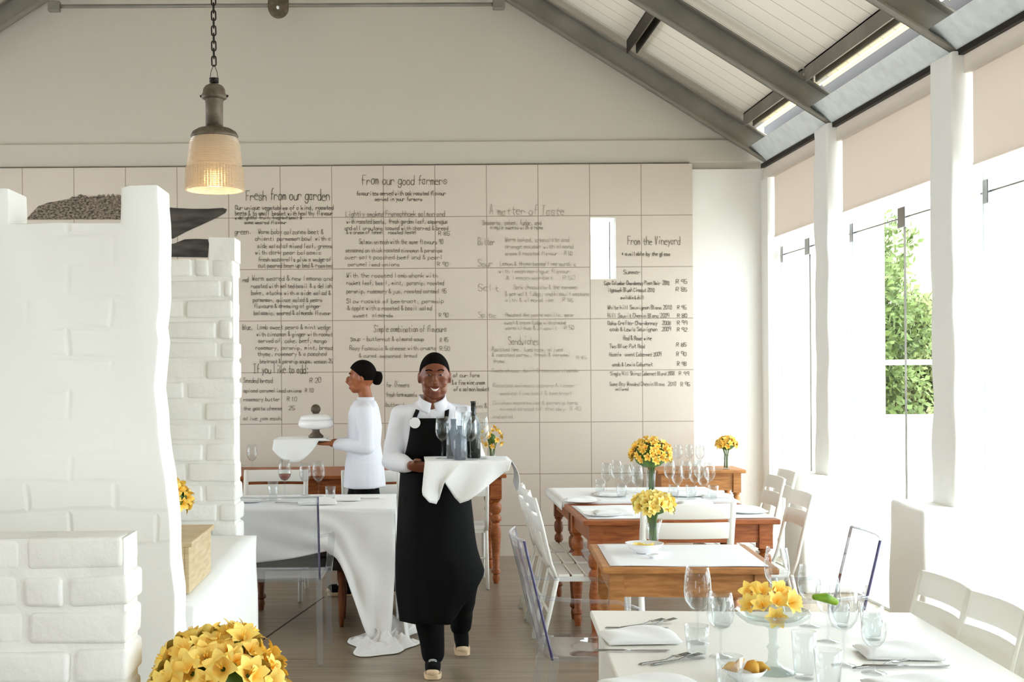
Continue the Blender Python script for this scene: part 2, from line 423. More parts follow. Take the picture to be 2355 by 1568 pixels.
# right wall: white corner strip and lintel; piers on plinths
struct(MB().box(XR+.02, 3.25, YN, YW, 3.2, 3.34), 'trim_3', blind_m)
struct(MB().box(XR, 3.2, 10.25, YB+.02, 0, 3.2), 'wall_corner', plaster)
def rough(o_mb, amp, freq, seed=0, lock=None):
    o_mb.v = [tuple(Vector(p)+amp*noise.noise_vector(Vector(p)*freq+Vector((seed, 3, 5)))) for p in o_mb.v]
    return o_mb
def gbox(x0, x1, y0, y1, z0, z1, d):
    """box with gridded faces so it can be roughened"""
    bm = bmesh.new(); mb = MB(); nx = max(1, round((x1-x0)/d)); ny = max(1, round((y1-y0)/d)); nz = max(1, round((z1-z0)/d))
    L = lambda a, b, t: a+(b-a)*t
    mb.grid(lambda s, t: (L(x0,x1,s), y0, L(z0,z1,t)), nx, nz); mb.grid(lambda s, t: (L(x0,x1,s), y1, L(z0,z1,t)), nx, nz)
    mb.grid(lambda s, t: (x0, L(y0,y1,s), L(z0,z1,t)), ny, nz); mb.grid(lambda s, t: (x1, L(y0,y1,s), L(z0,z1,t)), ny, nz)
    mb.grid(lambda s, t: (L(x0,x1,s), L(y0,y1,t), z0), nx, ny); mb.grid(lambda s, t: (L(x0,x1,s), L(y0,y1,t), z1), nx, ny)
    return mb
def weld(o, d=.001):
    bm = bmesh.new(); bm.from_mesh(o.data); bmesh.ops.remove_doubles(bm, verts=bm.verts, dist=d)
    bmesh.ops.recalc_face_normals(bm, faces=bm.faces); bm.to_mesh(o.data); bm.free()
    for p in o.data.polygons: p.use_smooth = True
    return o
PIERS = (8.65, 6.66, 4.65, 2.65, .65)
struct(MB().box(3.0, 3.25, YN, -.9, 0, 3.34), 'wall_right', plaster)  # unseen near end, made solid to cut light on the partition fronts
struct(MB().prism([(-1.012, 6.6), (-1.0, 6.6), (-.602, 8.6), (-.614, 8.6)], 'z', .0002, .001), 'floor_joint', iron)
for i, y in enumerate(PIERS):
    o = weld(rough(gbox(2.98, 3.16, y, y+.28, .80, 3.33, .05), .012, 4, i).build('pier', paint_w)); o['kind'] = 'structure'
    md = o.modifiers.new('b', 'BEVEL'); md.width = .012; md.segments = 2; md.angle_limit = .6
    if y > 0:
        o = weld(rough(gbox(2.78, 3.22, y-.06, y+.40, 0, .83, .06), .02, 3, i+9).build('pier_plinth', paint_w)); o['kind'] = 'structure'
        md = o.modifiers.new('b', 'BEVEL'); md.width = .02; md.segments = 2; md.angle_limit = .6
# folding glass: bays between piers
hinges_done = 0
BAYS = [(8.93, 10.25), (6.94, 8.65), (4.93, 6.66), (2.93, 4.65), (.93, 2.65), (-.9, .65)]
wi = 2
for bi, (ya, yb) in enumerate(BAYS):
    w = struct(MB().box(3.13, 3.15, yb-.05, yb-.03, .0, 3.2).box(3.13, 3.15, ya+.01, ya+.03, .0, 3.2).box(3.13, 3.15, ya, yb, 0, .02), 'window_%d' % wi, galv)
    wi += 1
    mid = (ya+yb)/2
    joints = [ya, ya+(yb-ya)*.44, yb]
    for a, b in ((ya+.03, joints[1]-.003), (joints[1]+.003, yb-.05)):
        struct(MB().box(3.136, 3.144, a, b, .02, 2.535), 'glass_panel', pane_m, w)
        struct(MB().box(3.136, 3.144, a, b, 2.545, 3.2), 'fanlight', pane_m, w)
    if bi < 3:
        for y, wd in ((joints[1], .055), (yb-.09, .03)):
            struct(MB().box(3.115, 3.155, y-wd, y+wd, 2.475, 2.605), 'patch_fitting', cut_m, w, bevel=.004)
        struct(MB().box(3.134, 3.146, ya, yb, 2.536, 2.544), 'joint_rail', steel_m, w)
        struct(MB().box(3.134, 3.146, joints[1]-.003, joints[1]+.003, .02, 2.5), 'joint_seal', steel_m, w)
    if bi < 4:
        bl = thing('roller_blind', ['cream roller blind in the farthest window bay by the corner', 'cream roller blind over the window with trees outside',
              'cream roller blind cut by the right edge of the photo', 'cream roller blind nearest the viewer, beyond the photo edge'][bi], 'blind', (3.08, (ya+yb)/2, 2.69))
        h = (yb-ya)/2-.04
        MB().box(-.002, .002, -h, h, .012, .53).build('fabric', blind_m, bl)
        MB().box(-.006, .006, -h, h, 0, .014).build('bottom_bar', blind_m, bl)
        MB().tube([(0, -h, .53), (0, h, .53)], .022, 12).build('roller_tube', blind_m, bl, smooth=True)
# eave beam: inclined bright flange and dark web
struct(MB().prism([(2.90, 3.47), (3.03, 3.335), (3.16, 3.335), (3.16, 3.5)], 'y', YN, 10.4), 'eave_beam', galv)
struct(MB().box(3.02, 3.05, YN, 10.4, 3.30, 3.335), 'trim_4', iron)
# rafters (channel section): web plus flanges
RY = [10.32, 8.74, 6.76, 4.75, 2.75, .75]
for i, y in enumerate(RY):
    for side in (1, -1):
        mb = MB()
        xa, xb = (XRIDGE, XR) if side == 1 else (XL+.05, XRIDGE)
        za, zb = roofz(xa), roofz(xb)
        def strip(lo, hi, y0, y1):
            mb.prism([(xa, za+lo), (xb, zb+lo), (xb, zb+hi), (xa, za+hi)], 'y', y0, y1)
        strip(0, .215, y, y+.012); strip(0, .014, y-.06, y+.01); strip(.201, .215, y-.06, y+.01)
        o = mb.build('rafter', steel_m); o['kind'] = 'structure'
# purlins in each rafter bay
for x in (2.88, 1.9, .75, -.4, -1.9, -3.0, -4.3):
    for ya, yb in zip(RY[1:], RY[:-1]):
        z = roofz(x)
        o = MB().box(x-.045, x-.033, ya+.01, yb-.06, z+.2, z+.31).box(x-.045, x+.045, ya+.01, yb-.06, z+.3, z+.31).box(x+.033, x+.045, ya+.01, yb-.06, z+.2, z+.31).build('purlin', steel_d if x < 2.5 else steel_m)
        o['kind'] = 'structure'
# warm light strips tucked behind the eave beam
for k, (ya, yb) in enumerate(((8.85, 10.2), (6.88, 8.6), (4.9, 6.6))):
    o = MB().tube([(2.945, ya, 3.59), (2.945, yb, 3.59)], .008, 10).build('tube_light', tube_m, smooth=True)
    tag(o, ['warm yellow tube light above the eave beam beside the gable wall', 'warm yellow tube light above the eave beam, between the two visible piers',
            'warm tube light above the eave beam in the top right corner'][k], 'light')
# tie rod across the gable, with centre plate
tr = thing('tie_rod', 'thin grey steel tie rod crossing below the gable', 'tie rod', (XRIDGE, 10.1, 4.62))
zt = 4.62
a = P(125, 15, 10.1); b = P(1147, 10, 10.1); ctr = P(640, 12, 10.1)
tr.location = ctr
MB().tube([a-ctr, b-ctr], .016, 10).build('rod', steel_m, tr, smooth=True)
for q in (a, b):
    MB().box(-.05, .05, -.03, .03, -.045, .045).build('end_bracket', steel_m, tr, bevel=.01).location = q-ctr
MB().prism([(-.085, .75), (-.085, -.02)]+[(.085*math.cos(t), -.02+.085*math.sin(t)) for t in [PI+PI*k/12 for k in range(1, 12)]]+[(.085, -.02), (.085, .75)], 'y', -.03, .03).build('hanger_plate', pewter, tr, bevel=.006)
MB().tube([(0, -.05, -.03), (0, .04, -.03)], .012, 10).build('bolt', china, tr, smooth=True)

# ---------------------------------------------------------------- outside
struct(MB().box(3.35, 60, -20, 200, -.25, -.05), 'ground', terr_m)
struct(MB().box(3.25, XU(2036, 11.2), 11.2, 11.5, -.05, 4.2), 'wall_annex', paint_w)
o = MB().box(XU(2274, 10.8), 6.1, 10.8, 11.2, -.05, 4.2).build('veranda_column', paint_w, bevel=.02); o['kind'] = 'structure'
o = MB().box(3.3, 12, 14, 14.2, -.05, ZV(962, 14)).build('parapet_wall', paint_w, bevel=.02); o['kind'] = 'structure'
rl = thing('terrace_railing', 'pale tubular terrace railing seen through the window before the trees', 'railing', (6, 13.8, 1))
MB().tube([(-2.3, 0, ZV(841, 13.8)-1), (6, 0, ZV(841, 13.8)-1)], .03, 8).build('rail', galv, rl, smooth=True)
for x in (-2.2, 5.9): MB().tube([(x, 0, -1.0), (x, 0, ZV(841, 13.8)-1)], .02, 8).build('post', galv, rl, smooth=True)
hl = MB().grid(lambda s, t: (4+s*70, 15+t*80, -.3+t*t*9+.9*t*4+1.1*noise.noise(Vector((s*5, t*6, 0)))), 30, 30).build('hillside', hill_m, smooth=True); hl['kind'] = 'structure'
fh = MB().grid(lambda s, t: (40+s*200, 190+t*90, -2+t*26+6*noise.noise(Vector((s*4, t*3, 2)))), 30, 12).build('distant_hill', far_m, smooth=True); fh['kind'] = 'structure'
def tree(x, y, z, h, r, m, label, seed):
    rnd = random.Random(seed); t = thing('tree', label, 'tree', (x, y, z), 0, 'trees beyond the terrace')
    MB().limb([(0,0,0), (.1,0,h*.35), (0,.1,h*.7)], [h*.035, h*.025, h*.012], 8).build('trunk', bark, t, smooth=True)
    mb = MB(); c = MB()
    for k in range(34):
        a = rnd.uniform(0, 2*PI); rr = r*rnd.uniform(0, .7); zz = h*rnd.uniform(.25, .9)
        br = r*rnd.uniform(.22, .42); cx, cy = rr*math.cos(a), rr*math.sin(a)
        for q in range(330):
            d = Vector((rnd.gauss(0,1), rnd.gauss(0,1), rnd.gauss(0,1))).normalized()*br*rnd.uniform(.6, 1.05)
            p = Vector((cx, cy, zz))+d; s = .07*rnd.uniform(.6, 1.4)
            e1 = Vector((rnd.gauss(0,1), rnd.gauss(0,1), rnd.gauss(0,1))).normalized(); e2 = e1.orthogonal().normalized()
            mb.add([p-e1*s, p+e2*s*.6, p+e1*s, p-e2*s*.6], [(0,1,2,3)])
    mb.build('crown', m, t)
tree(8.15, 22, -.1, 4.5, 1.55, foliage, 'tall green tree outside, its crown sloping down to the right beyond the glass', 1)
tree(10.3, 25, .1, 2.9, 1.2, foliage2, 'olive-green tree outside against the nearer pier', 2)
tree(9.0, 19, -.1, 1.75, .8, foliage2, 'low pale shrub outside just above the white parapet', 4)

# ================================================================ white brick partitions on the left
def brick_wall(name, label, x1, y0, thick, ztop, x0, course, blen, xjit, seed, steps=None):
    rnd = random.Random(seed); t = thing(name, label, 'wall', ((x0+x1)/2, y0, 0))
    ox = (x0+x1)/2; mb = MB()
    core = MB().box(x0-ox, x1-.008-ox, .009, thick-.009, 0, ztop-.006)
    n = int(ztop/course)
    z = ztop; r = 0
    while z > .02:
        h = min(course, z); xx = x1 + rnd.uniform(-xjit, xjit) + (steps(z) if steps else 0)
        first = True
        while xx > x0:
            l = blen*(rnd.uniform(.9, 1.08) if rnd.random() < .72 else rnd.uniform(.32, .5))
            if first and r % 2: l *= .6
            l = min(l, xx-x0)
            if l < .02: break
            yj = rnd.uniform(-.006, .006)
            mb.box(xx-l+.006-ox, xx-.006-ox, yj, thick+yj, z-h+.007, z-.004+rnd.uniform(-.004, .002)); xx -= l; first = False
        z -= h; r += 1
    rough(mb, .008, 6, seed)
    mb.build('bricks', brick_w, t, bevel=.012, seg=3, smooth=True); core.build('mortar', brick_w, t)
    return t
brick_wall('brick_wall', 'low whitewashed brick wall in the bottom left corner', XU(288, 2.7), 2.7, .15, ZV(1228, 2.7), -1.5, .083, .235, .006, 3,
           lambda z: (1.25-z)*.022)
bwB = brick_wall('brick_wall', 'taller whitewashed brick wall end right of the plaster partition', XU(541, 5.0), 5.0, .19, ZV(590, 5.0), -1.5, .084, .22, .009, 5,
           lambda z: .0 if z > 1.25 else (.01 if z > .85 else .03))
def outline_slab(name, label, pts, y, thick, m, seed, left):
    """plastered wall slab from a pixel outline of its near face, continued to the floor"""
    out = []
    P3 = [(XU(u, y), ZV(v, y)) for u, v in pts]
    dense = []
    for (x0, z0), (x1, z1) in zip(P3, P3[1:]):
        k = max(1, int(math.hypot(x1-x0, z1-z0)/.04))
        for i in range(k): dense.append((x0+(x1-x0)*i/k, z0+(z1-z0)*i/k))
    dense.append(P3[-1])
    for i, (x, z) in enumerate(dense):
        j = .006 if z > 1.8 else .012
        out.append((x+j*noise.noise(Vector((x*9, seed, z*9))), z+.004*noise.noise(Vector((x*11, seed+4, z*7)))))
    out = [(left, out[0][1])]+out+[(out[-1][0]+.01, 0), (left, 0)]
    cx = (left+out[5][0])/2
    t = thing(name, label, 'wall', (cx, y, 0))
    mb = MB().prism([(a-cx, b) for a, b in out], 'y', 0, thick)
    o = mb.build('plaster', m, t, bevel=.007, seg=2, smooth=True); md = o.modifiers.new('e', 'EDGE_SPLIT'); md.split_angle = math.radians(32)
    return t
pA = outline_slab('plaster_partition', 'tall white plastered partition wall with a raised post at its right end',
    [(-40, 424), (22, 424), (24, 506), (278, 506), (280, 424), (300, 419), (366, 421), (370, 500), (368, 640), (368, 780), (356, 840), (350, 890), (360, 950),
     (372, 1040), (384, 1140), (392, 1260), (398, 1400), (404, 1568)], 3.3, .165, worn_m, 2, -1.9)
# higher stub on top of the brick wall
zb = ZV(590, 5.0); cx = bwB.location.x
rough(gbox(XU(481, 5)-cx, XU(541, 5)-cx, .005, .185, zb-.01, ZV(542, 5.0), .03), .004, 9, 2).build('top_brick', brick_w, bwB, bevel=.006, smooth=True)
# ledge between the two walls, carrying the crate
lg = struct(rough(gbox(-1.5, -.625, 3.48, 4.98, 0, .93, .06), .012, 4, 5), 'ledge', paint_w, smooth=True); weld(lg)
cr = thing('wooden_crate', 'pale wooden crate on the white ledge behind the partition', 'crate', (-.86, 3.84, .935))
for a in (-.2, .185):
    MB().box(a, a+.015, -.2, .2, 0, .14).build('side_panel', wood_c, cr, bevel=.003)
    MB().box(-.185, .185, a, a+.015, 0, .14).build('end_panel', wood_c, cr, bevel=.003)
MB().box(-.21, .21, -.21, .21, .14, .155).build('lid', wood_c, cr, bevel=.003)

# ================================================================ menu handwriting
GL = {'a':"351504031232 3532",'b':"0802 0415354443321203",'c':"4435150403123243",'d':"4842 4435150403123243",'e':"044435150403123242",'f':"48382722 1545",
'g':"4541301001 4435150403123243",'h':"0802 0415354442",'i':"2522 2728",'j':"25211001",'k':"0802 4503 1442",'l':"1812",'m':"0502 04152522 25354442",'n':"0502 0415354442",
'o':"150403123243443515",'p':"0500 0415354443321203",'q':"4540 4435150403123243",'r':"0502 04153544",'s':"4435150443321203",'t':"27233242 1545",'u':"0503123243 4542",
'v':"052245",'w':"0512243245",'x':"0542 0245",'y':"0523 4510",'z':"05450242",'A':"022842 1434",'B':"02083847463505 3544433202",'C':"4738180703123243",'D':"02083846443202",
'E':"48080242 0535",'F':"020848 0535",'G':"47381807031232434525",'H':"0208 4248 0545",'I':"2228 0848 0242",'L':"080242",'M':"0208254842",'N':"02084248",'O':"180703123243473818",'P':"02083847463505",
'R':"02083847463505 2542",'S':"4738180706354443321203",'T':"0848 2822",'V':"082248",'W':"0812253248",'Y':"0825 4825 2522",'Z':"08480242",'0':"180703123243473818",'1':"172822",
'2':"07183847460242",'3':"0718384735254443321203",'4':"380444 3832",'5':"480805354443321203",'6':"3807041232434405",'7':"084812",'8':"180706444332120304464738 18",'9':"47381807061545 4742",
'&':"4207182826040312 2244",'.':"2223",',':"2321",':':"2223 2526",'-':"0444",'!':"2824 2322",'*':"2723 0634 0436"}
def write(mb, text, u0, u1, v, cap, w=1.5, rnd=random.Random(4)):
    """one handwritten line: baseline at pixel v, from u0 to u1 on the tiled wall"""
    adv = [5.4 if c != ' ' else 3.6 for c in text]
    tot = sum(adv); sx = (u1-u0)/tot; sy = cap/6.0; x = 0
    for c, ad in zip(text, adv):
        g = GL.get(c)
        if g:
            jy = rnd.uniform(-.35, .35); js = rnd.uniform(.9, 1.12); sl = rnd.uniform(-.04, .12)
            for st in g.split():
                pts = [(int(st[i]), int(st[i+1])) for i in range(0, len(st)-1, 2)]
                q = []
                for px, py in pts:
                    yy = (py-2)*js+jy; xx = x+px+sl*(py-2)
                    q.append(P(u0+xx*sx, v-yy*sy, YB-.004))
                for a, b in zip(q, q[1:]):
                    d = b-a
                    if d.length < 1e-6: continue
                    d.normalize(); n = Vector((-d.z, 0, d.x))*w/2*YB/F
                    n *= .72; a2 = a-d*w*.3*YB/F; b2 = b+d*w*.3*YB/F
                    mb.add([a2-n, b2-n, b2+n, a2+n], [(0,1,2,3)])
        x += ad
COLS = []
c1 = [("Fresh from our garden", 566, 760, 460, 24, 2.3),
 ("Our unique vegetables of a kind, roasted", 541, 768, 482, 10, 1.7), ("beets & to small basket with healthy flavour", 541, 766, 495, 10, 1.7),
 ("a delightful fruit, fragrant basil &", 541, 695, 504, 8, 1.6), ("some seared flavour", 562, 660, 515, 8, 1.6),
 ("green.", 540, 580, 538, 12, 1.6), ("Warm baby calzones beet &", 594, 745, 538, 11, 1.5), ("chianti parmesan bowl with a", 587, 762, 553, 10, 1.5),
 ("side salad of mixed leaf, greens", 592, 766, 570, 10, 1.5), ("with dark pear balsamic", 587, 740, 585, 10, 1.5), ("fresh mozzarella plus a wedge of", 594, 762, 601, 10, 1.5),
 ("cut peared bean up bed & roasted", 594, 766, 615, 10, 1.5),
 ("red", 558, 572, 648, 12, 1.5), ("Warm seared & new lemons and", 580, 766, 645, 11, 1.5), ("roasted with melted basil & a delish", 577, 764, 662, 10, 1.5),
 ("bake, stacks with a side salad &", 578, 762, 678, 10, 1.5), ("parmesan, quince salad & pears", 582, 742, 694, 10, 1.5), ("flavours & dressing of ginger", 584, 738, 708, 10, 1.5),
 ("balsamic, seared & almonds flavour", 584, 762, 724, 10, 1.5),
 ("blue,", 558, 582, 758, 12, 1.5), ("Lamb sweet pears & mint wedge", 592, 762, 757, 11, 1.4), ("with cinnamon & ginger with rocket", 590, 766, 773, 10, 1.4),
 ("served of, cake, beef, mango", 594, 752, 788, 10, 1.4), ("rosemary, parsnip, mint, bread", 588, 766, 804, 10, 1.4), ("thyme, rosemary & a poached", 592, 752, 818, 10, 1.4),
 ("beetroot & parsnip soups, season 25", 598, 766, 835, 10, 1.4),
 ("If you like to add:", 583, 712, 858, 19, 1.9), ("Seeded bread", 560, 628, 880, 11, 1.5), ("R 20", 712, 740, 880, 11, 1.5),
 ("spiced caramelised onions  R 10", 560, 722, 902, 9, 1.4), ("rosemary butter", 560, 645, 922, 9, 1.4), ("R 10", 660, 684, 922, 9, 1.4),
 ("the goats cheese", 560, 650, 943, 9, 1.4), ("25", 664, 680, 943, 9, 1.4), ("olive jam each", 560, 648, 966, 9, 1.4)]
c2 = [("From our good farmers", 834, 1030, 424, 22, 1.9), ("favourites served with oak roasted flavour", 820, 1026, 449, 10, 1.6), ("served in your farmers", 862, 972, 462, 9, 1.5),
 ("Lightly smoked Franschhoek salmon and", 795, 1024, 497, 12, 1.4), ("with roasted beets, fresh garden leaf, asparagus", 797, 1030, 514, 11, 1.4), ("and all croutons tossed with charred & bread", 793, 1032, 529, 10, 1.4),
 ("& a cream of fennel   roasted fennel", 797, 960, 538, 9, 1.4), ("R 85", 1008, 1036, 541, 9, 1.4), ("Salmon on each with the same flavours 90", 826, 1020, 561, 11, 1.4),
 ("seasoned on thick roasted cinnamon & parsnips", 795, 1018, 580, 10, 1.3), ("over salt poached beef and & pearl", 793, 1020, 596, 10, 1.3), ("caramelised onions", 800, 920, 612, 9, 1.3), ("R 90", 1006, 1032, 612, 9, 1.3),
 ("With the roasted lamb shank with", 797, 1008, 638, 10, 1.3), ("rocket leaf, basil, mint,  parsnip, roasted", 797, 1022, 655, 10, 1.3), ("parsnip, rosemary & jus, roasted caramel 95", 797, 1028, 674, 10, 1.3),
 ("Slow roasts of beetroot, parsnip", 797, 1022, 697, 10, 1.3), ("& apple with a roasted & basil salad", 800, 994, 713, 10, 1.3), ("sweet  almonds", 812, 905, 729, 9, 1.3), ("R 90", 1010, 1032, 729, 9, 1.3),
 ("Simple combination of flavours", 860, 1028, 763, 15, 1.4), ("Soup - butternut & almond soup", 806, 976, 784, 10, 1.3), ("R 45", 1012, 1032, 786, 10, 1.3),
 ("Rosy Focaccia & cheese with crusts", 804, 1004, 805, 10, 1.3), ("R 50", 1012, 1036, 806, 9, 1.3), ("& cured  seasoned  bread", 826, 960, 822, 9, 1.2),
 ("for  Dinners", 888, 942, 890, 12, 1.2), ("fresh farm mussels", 888, 960, 912, 11, 1.2), ("buttered", 888, 930, 935, 10, 1.2),
 ("of our farm", 1042, 1104, 867, 10, 1.4), ("& a fine wine cream", 1040, 1116, 884, 10, 1.4), ("of a salmon basket", 1044, 1126, 899, 10, 1.4), ("gin &", 1090, 1122, 938, 10, 1.2)]
c3 = [("A matter of Taste", 1126, 1300, 494, 21, 1.6), ("Desserts, cakes, fudge, and", 1110, 1246, 517, 11, 1.4), ("simple sweets with a name", 1128, 1250, 527, 9, 1.4),
 ("Bitter", 1100, 1140, 563, 17, 1.7), ("Warm baked, chocolate and", 1162, 1310, 556, 11, 1.2), ("orange mousse with almond", 1162, 1320, 571, 10, 1.2), ("cream & roasted flavour    R 50", 1162, 1318, 587, 9, 1.2),
 ("Sour", 1100, 1135, 613, 15, 1.4), ("Lemon & thyme baked lime curd, a", 1150, 1326, 611, 10, 1.2), ("with lemon meringue flavour", 1148, 1312, 628, 9, 1.1), ("& lemon sorbet    R 50", 1165, 1324, 643, 9, 1.1),
 ("Salt", 1100, 1150, 669, 15, 1.5), ("Dark chocolate & the caramel", 1182, 1332, 665, 10, 1.1), ("& sea salt fudge, and biscuit seasons", 1162, 1356, 680, 10, 1.1), ("with & almond ice    R 55", 1162, 1320, 694, 9, 1.1),
 ("Spice", 1100, 1142, 730, 14, 1.2), ("Poached the pears vanilla, mace", 1162, 1320, 728, 9, 1.1), ("sweet & cream fudge with almond", 1160, 1302, 746, 9, 1.1), ("warm clove & biscuit    R 50", 1162, 1322, 758, 9, 1.1),
 ("Sandwiches", 1170, 1242, 792, 18, 1.5), ("Roasted ham, tomatoes, olives", 1132, 1296, 808, 10, 1.0), ("& roasted parma, fresh & caramel", 1132, 1314, 820, 9, 1.0), ("thyme", 1134, 1162, 834, 9, 1.0), ("R 45", 1326, 1350, 826, 8, 1.0),
 ("Goats cheese, basil & tomatoes almonds", 1132, 1330, 856, 9, .9), ("Roasted salmon, capers & lemon", 1134, 1322, 890, 9, .9), ("smoked fine beef & beetroot", 1150, 1316, 908, 9, .9), ("Chicken mayonnaise & parsnip herb", 1134, 1330, 930, 9, .9),
 ("mixed bread of the day  R 40", 1150, 1338, 944, 9, .9), ("and salad", 1134, 1180, 962, 9, .9)]
c4 = [("From the Vineyard", 1444, 1566, 562, 18, 1.6), ("* available by the glass", 1430, 1542, 588, 9, 1.6), ("Summer", 1434, 1474, 630, 10, 1.4),
 ("Cape Colombar Chardonnay Pinot Noir  2010", 1390, 1540, 655, 9, 1.4), ("R 95", 1555, 1582, 652, 9, 1.5), ("Uitgesoek Blush Cinsaut 2010", 1394, 1506, 671, 9, 1.4), ("R 85", 1555, 1582, 670, 9, 1.5), ("available & chill", 1428, 1482, 688, 8, 1.3),
 ("White hill Sauvignon Blanc 2010", 1398, 1546, 711, 9, 1.4), ("R 95", 1558, 1580, 711, 9, 1.5), ("Hill Sauvit Chenin Blanc 2009", 1398, 1540, 730, 9, 1.4), ("R 80", 1558, 1582, 730, 9, 1.5),
 ("Oaks Crafter Chardonnay   2008", 1398, 1544, 747, 9, 1.4), ("R 99", 1558, 1582, 747, 9, 1.5), ("Jacob & Lewis Sauvignon   2009", 1398, 1544, 761, 9, 1.4), ("R 92", 1558, 1582, 762, 9, 1.5),
 ("Red & Rose wine", 1434, 1500, 782, 10, 1.4), ("Two Blue Pot Red", 1402, 1484, 800, 9, 1.4), ("R 85", 1556, 1580, 797, 9, 1.5), ("Hazels Juvent Cabernet 2009", 1402, 1522, 819, 9, 1.3), ("R 90", 1556, 1580, 818, 9, 1.5),
 ("Jacob & Lewis Cabernet", 1404, 1502, 842, 9, 1.3), ("R 98", 1558, 1580, 841, 9, 1.5), ("Single Hill Shiraz Cabernet Blend 2008", 1404, 1552, 863, 9, 1.2), ("R 99", 1562, 1586, 863, 9, 1.3),
 ("Some Bay Wooded Chenin Blanc  2010", 1402, 1556, 887, 9, 1.2), ("R 95", 1566, 1588, 888, 9, 1.3), ("cellared", 1416, 1446, 898, 8, 1.1)]
for nm, c, m, lb in (('menu_writing', c1, ink_m, 'handwritten menu headed Fresh from our garden, on the tiled back wall'),
              ('menu_writing', c2, ink_m, 'handwritten menu headed From our good farmers, behind the two waiters'),
              ('menu_writing', c3, ink2_m, 'handwritten menu headed A matter of Taste, left of the slot window'),
              ('menu_writing', c4, ink_m, 'handwritten wine list headed From the Vineyard, at the right end of the tiles')):
    mb = MB()
    for ln in c: write(mb, *ln)
    tag(mb.build(nm, m), lb, 'writing', 'handwritten menu columns')
# printed engraving on the tiles
art_m = mat('engraving ink', (44, 38, 32), .8, col2=(150, 134, 116), nscale=48, stretch=(1, 1, 1.8))
art_d = mat('dark engraving ink', (40, 36, 32), .7, col2=(84, 78, 70), nscale=3, stretch=(1, 1, 5))
def flatpoly(pts, m, name, parent, y=YB-.004):
    vs = [P(u, v, y)-parent.location for u, v in pts]
    mb = MB(); mb.add(vs, [tuple(range(len(vs)))]); return mb.build(name, m, parent)
art = thing('wall_print', 'black and white engraving print on the tiles, partly hidden by white walls', 'artwork', (-2.6, YB, 2.9))
rnd = random.Random(12)
top = [(62, 502), (75, 488), (88, 474), (110, 466), (135, 462), (160, 457)]
for k in range(28): top.append((166+k*5.2, 452+rnd.uniform(-5, 4)-k*.15))
flatpoly([(62, 504)]+top+[(318, 452), (318, 505)], art_m, 'feathered_shape', art)
flatpoly([(318, 470), (400, 478), (440, 480), (480, 480), (512, 478), (522, 481), (518, 490), (500, 500), (470, 514), (430, 532), (400, 548), (340, 560), (318, 540)], art_d, 'horn_shape', art)
flatpoly([(330, 590), (330, 566), (400, 560), (425, 550), (450, 549), (478, 550), (481, 560), (478, 592)], art_d, 'lower_shape', art, YB-.003)
# ================================================================ pendant lamp
LY = 5.3
lp = thing('pendant_lamp', 'lit pendant lamp with a pewter neck and ribbed glass shade, hanging on a black chain', 'lamp', P(494, 440, LY))
s_ = LY/F
def pz(v): return (440-v)*s_
prof = []
for k in range(61):                       # ribbed shade
    v = 438-k*2.02; base = 66 if v > 378 else 62
    if v > 378: r = 66-(438-v)*.03-(3 if v < 384 else 0)
    elif v > 330: r = 62-(378-v)*.12
    else: r = 56-(330-v)*.35
    prof.append((r*s_+(.0034 if k % 2 else 0), pz(v)))
inner = [(r-.006, z) for r, z in reversed(prof)]
_nl = 120
def _fl(r, z): return [(r*math.cos(2*PI*j/_nl)*(1+(.018*(j % 2) if z < pz(384) else 0)), r*math.sin(2*PI*j/_nl)*(1+(.018*(j % 2) if z < pz(384) else 0)), z) for j in range(_nl)]
MB().loft([_fl(r, z) for r, z in prof]+[[(r*math.cos(2*PI*j/_nl), r*math.sin(2*PI*j/_nl), z) for j in range(_nl)] for r, z in inner], caps=False).build('glass_shade', lampglass, lp, smooth=False)
MB().lathe([(.001, pz(316)), (53*s_, pz(318)), (55*s_, pz(314)), (50*s_, pz(304)), (38*s_, pz(297)), (26*s_, pz(294)), (20*s_, pz(292)), (20*s_, pz(290))], n=32).build('shade_cap', pewter, lp, smooth=True)
MB().lathe([(20*s_, pz(294)), (20*s_, pz(240)), (21*s_, pz(228)), (21*s_, pz(226))], n=28).build('neck', pewter, lp, smooth=True)
MB().lathe([(24*s_, pz(229)), (29*s_, pz(226)), (29*s_, pz(220)), (26*s_, pz(214)), (25*s_, pz(205)), (20*s_, pz(198)), (10*s_, pz(193)), (3*s_, pz(191))], n=28).build('dome', pewter, lp, smooth=True)
for sx in (-1, 1): MB().ell((sx*30*s_, 0, pz(221)), (.006, .006, .006), 10, 6).build('screw', iron, lp, smooth=True)
MB().lathe([(4*s_, pz(192)), (11*s_, pz(190)), (11*s_, pz(186)), (5*s_, pz(185)), (11*s_, pz(184)), (11*s_, pz(180)), (3*s_, pz(179))], n=16).build('top_collar', iron, lp, smooth=True)
wb_ = MB()
for sx in (-1, 1): wb_.tube([(sx*9*s_, 0, pz(182)), (sx*7*s_, 0, pz(165)), (0, 0, pz(148))], .0014, 6)
wb_.build('hanging_wire', iron, lp, smooth=True)
cm = MB(); z = pz(152); k = 0
while z < 3.33:
    L = .044; w = .009 if k % 2 == 0 else 0; d = .009 if k % 2 else 0
    ring = []
    for q in range(14):
        a = 2*PI*q/14; rx = .0095*math.cos(a); rz = (.0095*math.sin(a))+(L/2-.0095)*(1 if math.sin(a) > 0 else -1)
        ring.append((rx if k % 2 == 0 else 0, 0 if k % 2 == 0 else rx, z+L/2+rz))
    ring.append(ring[0]); cm.tube(ring, .0032, 6, caps=False); z += L-.011; k += 1
cm.build('chain', iron, lp, smooth=True)
MB().tube([(-.3, 0, 3.335), (.3, 0, 3.335)], .02, 10).build('ceiling_hook_bar', iron, lp, smooth=True)
